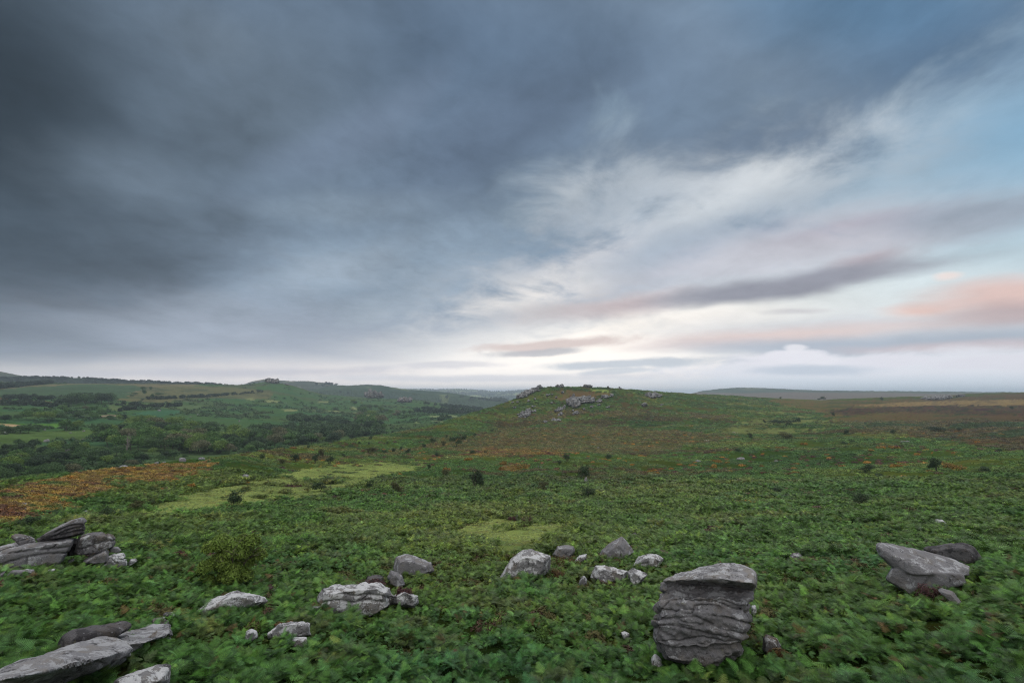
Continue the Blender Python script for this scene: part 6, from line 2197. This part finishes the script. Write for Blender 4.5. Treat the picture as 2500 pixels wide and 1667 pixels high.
gn_scatter('bracken', 'dense green bracken fern covering the near moor', 'bracken', X[ok], Y[ok], (Zz - 0.40 + 0.60 * dm + 0.06 * hum)[ok], C0, sc_[ok], tt[ok] * LEAF_GAIN * np.array([0.84, 0.95, 1.10]), 5, 0.18)
# tufts of moor grass and heather in the hollows between the ferns
X, Y, Zz = M.scatter(lambda r: np.where(r < 24, 7.0, 4.0), 8.5, 60, -420, 2920, 6)
tt, kk_, px, py = tint_of(X, Y, Zz, 7, 0.3)
dm = dome(X, Y, 1.15, 420)
u_ = fbm(X / 3.5, Y / 3.5, oct=3, seed=408)
ok = (kk_ == 0) & free_of_rocks(X, Y, -0.2) & (dm < 0.42) & (u_ > -0.1)
straw = np.random.default_rng(14).random(len(X))
tt = np.where((straw < 0.45)[:, None], np.array([0.085, 0.078, 0.030]), np.where((straw < 0.6)[:, None], np.array([0.065, 0.040, 0.026]), tt * 1.2))
gn_scatter('moor_grass', 'straw coloured grass and heather tufts in gaps of the near bracken', 'grass', X[ok], Y[ok], (Zz - 0.02)[ok], C3, np.random.default_rng(15).uniform(0.35, 0.8, len(X))[ok], tt[ok], 16, 0.25, flat=1.3)
# middle
X, Y, Zz = M.scatter(lambda r: np.where(r < 75, 6.0, 3.4), 36, 130, -420, 2920, 11)
tt, kk_, px, py = tint_of(X, Y, Zz, 12)
hum = fbm(X / 4.0, Y / 4.0, oct=4, seed=411)
dm = dome(X, Y, 1.7, 430)
ok = (kk_ == 0) & free_of_rocks(X, Y, -0.1) & ((dm > 0.36) | (np.random.default_rng(19).random(len(X)) < 0.15))
sc_ = (0.62 + 0.28 * np.clip(hum, -0.8, 0.8)) * np.random.default_rng(13).uniform(0.75, 1.25, len(X)) * (1 + 0.35 * sst(np.hypot(X, Y), 60, 130))
gn_scatter('bracken', 'dense green bracken covering the middle of the moor', 'bracken', X[ok], Y[ok], (Zz - 0.36 + 0.55 * dm + 0.08 * hum)[ok], C1, sc_[ok], tt[ok] * LEAF_GAIN, 15, 0.15)
# heath and gorse plants
X, Y, Zz = M.scatter(lambda r: np.where(r < 120, 1.6, np.where(r < 260, 0.7, 0.16)), 20, 520, -420, 2920, 21)
tt, kk_, px, py = tint_of(X, Y, Zz, 22, 0.28)
ok = ((kk_ == 1) | (kk_ == 2)) & free_of_rocks(X, Y)
rr_ = np.hypot(X, Y)
gn_scatter('heather_and_gorse', 'low brown heather and orange flowering gorse spread over the moor', 'heath', X[ok], Y[ok], Zz[ok], C3, (1.15 + rr_ / 240.0)[ok], tt[ok] * 1.35, 25, 0.1, flat=0.85)
# short grass on the clearings and paths
X, Y, Zz = M.scatter(lambda r: np.where(r < 60, 22.0, np.where(r < 130, 7.0, 1.2)), 12, 300, -420, 2920, 27)
tt, kk_, px, py = tint_of(X, Y, Zz, 28, 0.25)
gp_ = fbm(X / 1.2, Y / 1.2, oct=3, seed=29)
ok = (kk_ == 3) & free_of_rocks(X, Y) & (gp_ > -0.35)
rr_ = np.hypot(X, Y)
gn_scatter('grass', 'short cropped yellow-green grass on the clearings and strips of the moor', 'grass', X[ok], Y[ok], (Zz - 0.02)[ok], C3, (0.16 + rr_ / 420.0)[ok], tt[ok] * 1.1, 26, 0.2, flat=0.5)
# far bracken
X, Y, Zz = M.scatter(lambda r: np.where(r < 220, 1.1, np.where(r < 420, 0.55, 0.10)), 118, 900, -420, 2920, 31)
tt, kk_, px, py = tint_of(X, Y, Zz, 32)
hum = fbm(X / 9.0, Y / 9.0, oct=3, seed=431)
rr_ = np.hypot(X, Y)
ok = (kk_ == 0) & (hum > -0.35) & free_of_rocks(X, Y, 0.2, FOOT2)
gn_scatter('bracken', 'far green bracken covering the moor and the granite hill', 'bracken', X[ok], Y[ok], (Zz - 0.15)[ok], C2, ((1.1 + 0.5 * hum) * np.where(rr_ < 220, 0.75, np.where(rr_ < 420, 1.05, 1.6)))[ok], tt[ok] * 1.45, 35, 0.1, flat=0.8)

# scrub across the valley
X, Y, Zz = V.scatter(lambda r: np.where(r < 600, 0.030, np.where(r < 1000, 0.014, 0.006)), 200, 1480, -300, 1250, 41)
px, py = project(X, Y, Zz)
c_, k_ = valley_fields(px, py, X, Y)
n_ = fbm(X / 45, Y / 30, oct=4, seed=441)
rr_ = np.hypot(X, Y)
ok = (k_ == 0) & (n_ > 0.0 + 0.25 * sst(rr_, 700, 1400))
rg_ = np.random.default_rng(6)
cc = c_ * 1.0 * (1 + rg_.normal(0, 0.25, (len(X), 1)))
gn_scatter('scrub', 'dark scrub and bushes spotted over the hillside across the valley', 'scrub', X[ok], Y[ok], (Zz - 0.3)[ok], C2, (rg_.uniform(1.2, 3.2, len(X)) * np.where(rr_ > 700, 1.4, 1.0))[ok], np.clip(cc, 0.004, 1)[ok], 45, 0.1, flat=1.5)


def far_wood(S_, name, label, polys, dens, size, colr, seed, cut=-0.2, kind='stuff'):
    xs_ = [p[0] for P_ in polys for p in P_]
    X, Y, Zz = S_.scatter(lambda r: dens + 0 * r, 100, 9000, min(xs_), max(xs_), seed)
    px, py = project(X, Y, Zz)
    m_ = np.zeros(len(X), bool)
    for P_ in polys:
        m_ |= pip(px, py, P_)
    n_ = fbm(X / 60, Y / 60, oct=3, seed=seed)
    m_ &= n_ > cut
    rg_ = np.random.default_rng(seed)
    cc = np.clip(np.array(colr) * (1 + rg_.normal(0, 0.22, (len(X), 1))), 0.004, 1)
    if m_.sum() == 0:
        return
    gn_scatter(name, label, 'wood', X[m_], Y[m_], Zz[m_] - 0.3 * size, C4, (size * rg_.uniform(0.6, 1.25, len(X)))[m_], cc[m_], seed, 0.05)


far_wood(V, 'wood', 'dark conifer belt on the brow at the far left', [[(-200, 948), (0, 944), (80, 938), (135, 932), (137, 935), (60, 943), (0, 950), (-200, 956)]], 0.05, 9.0, (0.020, 0.034, 0.020), 51, -9)
far_wood(V, 'wood', 'hedges and scrub lines across the far hillside', [
    [(270, 987), (350, 990), (350, 992), (270, 989)], [(290, 1000), (345, 994), (440, 990), (440, 993), (345, 999), (290, 1005)], [(345, 975), (420, 971), (520, 966), (640, 956), (640, 958), (520, 969), (420, 974), (345, 977)],
    [(10, 972), (70, 970), (130, 974), (130, 978), (60, 976), (10, 976)], [(0, 985), (70, 982), (140, 990), (140, 996), (60, 990), (0, 992)]], 0.03, 7.0, (0.024, 0.040, 0.022), 52, -9)
far_wood(V, 'wood', 'scrub woodland along the valley bottom towards the bend', [
    [(600, 1052), (700, 1042), (780, 1046), (860, 1040), (900, 1056), (960, 1056), (1000, 1050), (1060, 1034), (1080, 1024), (1120, 1012), (1040, 1040), (950, 1058), (880, 1068), (780, 1080), (700, 1090), (620, 1080)],
    [(700, 1018), (800, 1022), (870, 1026), (880, 1036), (780, 1034), (700, 1028)]], 0.017, 9.0, (0.036, 0.066, 0.026), 53, -0.5)
far_wood(V, 'wood', 'woodland on the slope right of the crags', [[(1000, 1004), (1040, 998), (1100, 1002), (1180, 1006), (1180, 1012), (1100, 1012), (1040, 1010)], [(1030, 985), (1110, 992), (1180, 1000), (1100, 996)]], 0.010, 10.0, (0.026, 0.044, 0.026), 54, -0.6)
far_wood(HC, 'wood', 'dark plantation covering the far ridge at left', [[(-300, 960), (-300, 915), (16, 922), (250, 925), (395, 933), (540, 938), (540, 950), (0, 960)]], 0.020, 9.5, (0.020, 0.034, 0.022), 55, -1.1)
far_wood(HD, 'wood', 'woods spotted over the far valley hills', [[(760, 960), (900, 956), (1240, 975), (1240, 1000), (900, 985), (760, 975)]], 0.0028, 15.0, (0.026, 0.044, 0.026), 56, 0.0)
far_wood(HB, 'wood', 'dark wood on the hill behind the castle-like tor', [[(700, 942), (820, 938), (820, 950), (700, 950)]], 0.0022, 20.0, (0.024, 0.038, 0.024), 57, 0.0)
far_wood(HE, 'wood', 'hedges and woods over the farthest blue hills', [[(960, 950), (1300, 950), (1300, 992), (960, 992)]], 0.0011, 15.0, (0.026, 0.042, 0.028), 58, 0.05)


# ------------------------------------------------------------------ the air
hb = bmesh.new()
bmesh.ops.create_cube(hb, size=1.0)
for v in hb.verts:
    v.co = Vector((v.co.x * 54000, 12700 + v.co.y * 27000, (118.0 if v.co.z > 0 else -260.0)))
hme = bpy.data.meshes.new('haze')
hb.to_mesh(hme)
hb.free()
hm = bpy.data.materials.new('haze_air')
hm.use_nodes = True
hm.node_tree.nodes.clear()
hq = G(hm.node_tree)
pv = hq.n('ShaderNodeVolumePrincipled')
pv.inputs['Color'].default_value = (0.74, 0.87, 1.0, 1)
pv.inputs['Density'].default_value = 0.000125
pv.inputs['Anisotropy'].default_value = 0.2
ho = hq.n('ShaderNodeOutputMaterial')
hq.link(pv.outputs[0], ho.inputs['Volume'])
hme.materials.append(hm)
hz = link('haze', hme)
hz['kind'] = 'stuff'
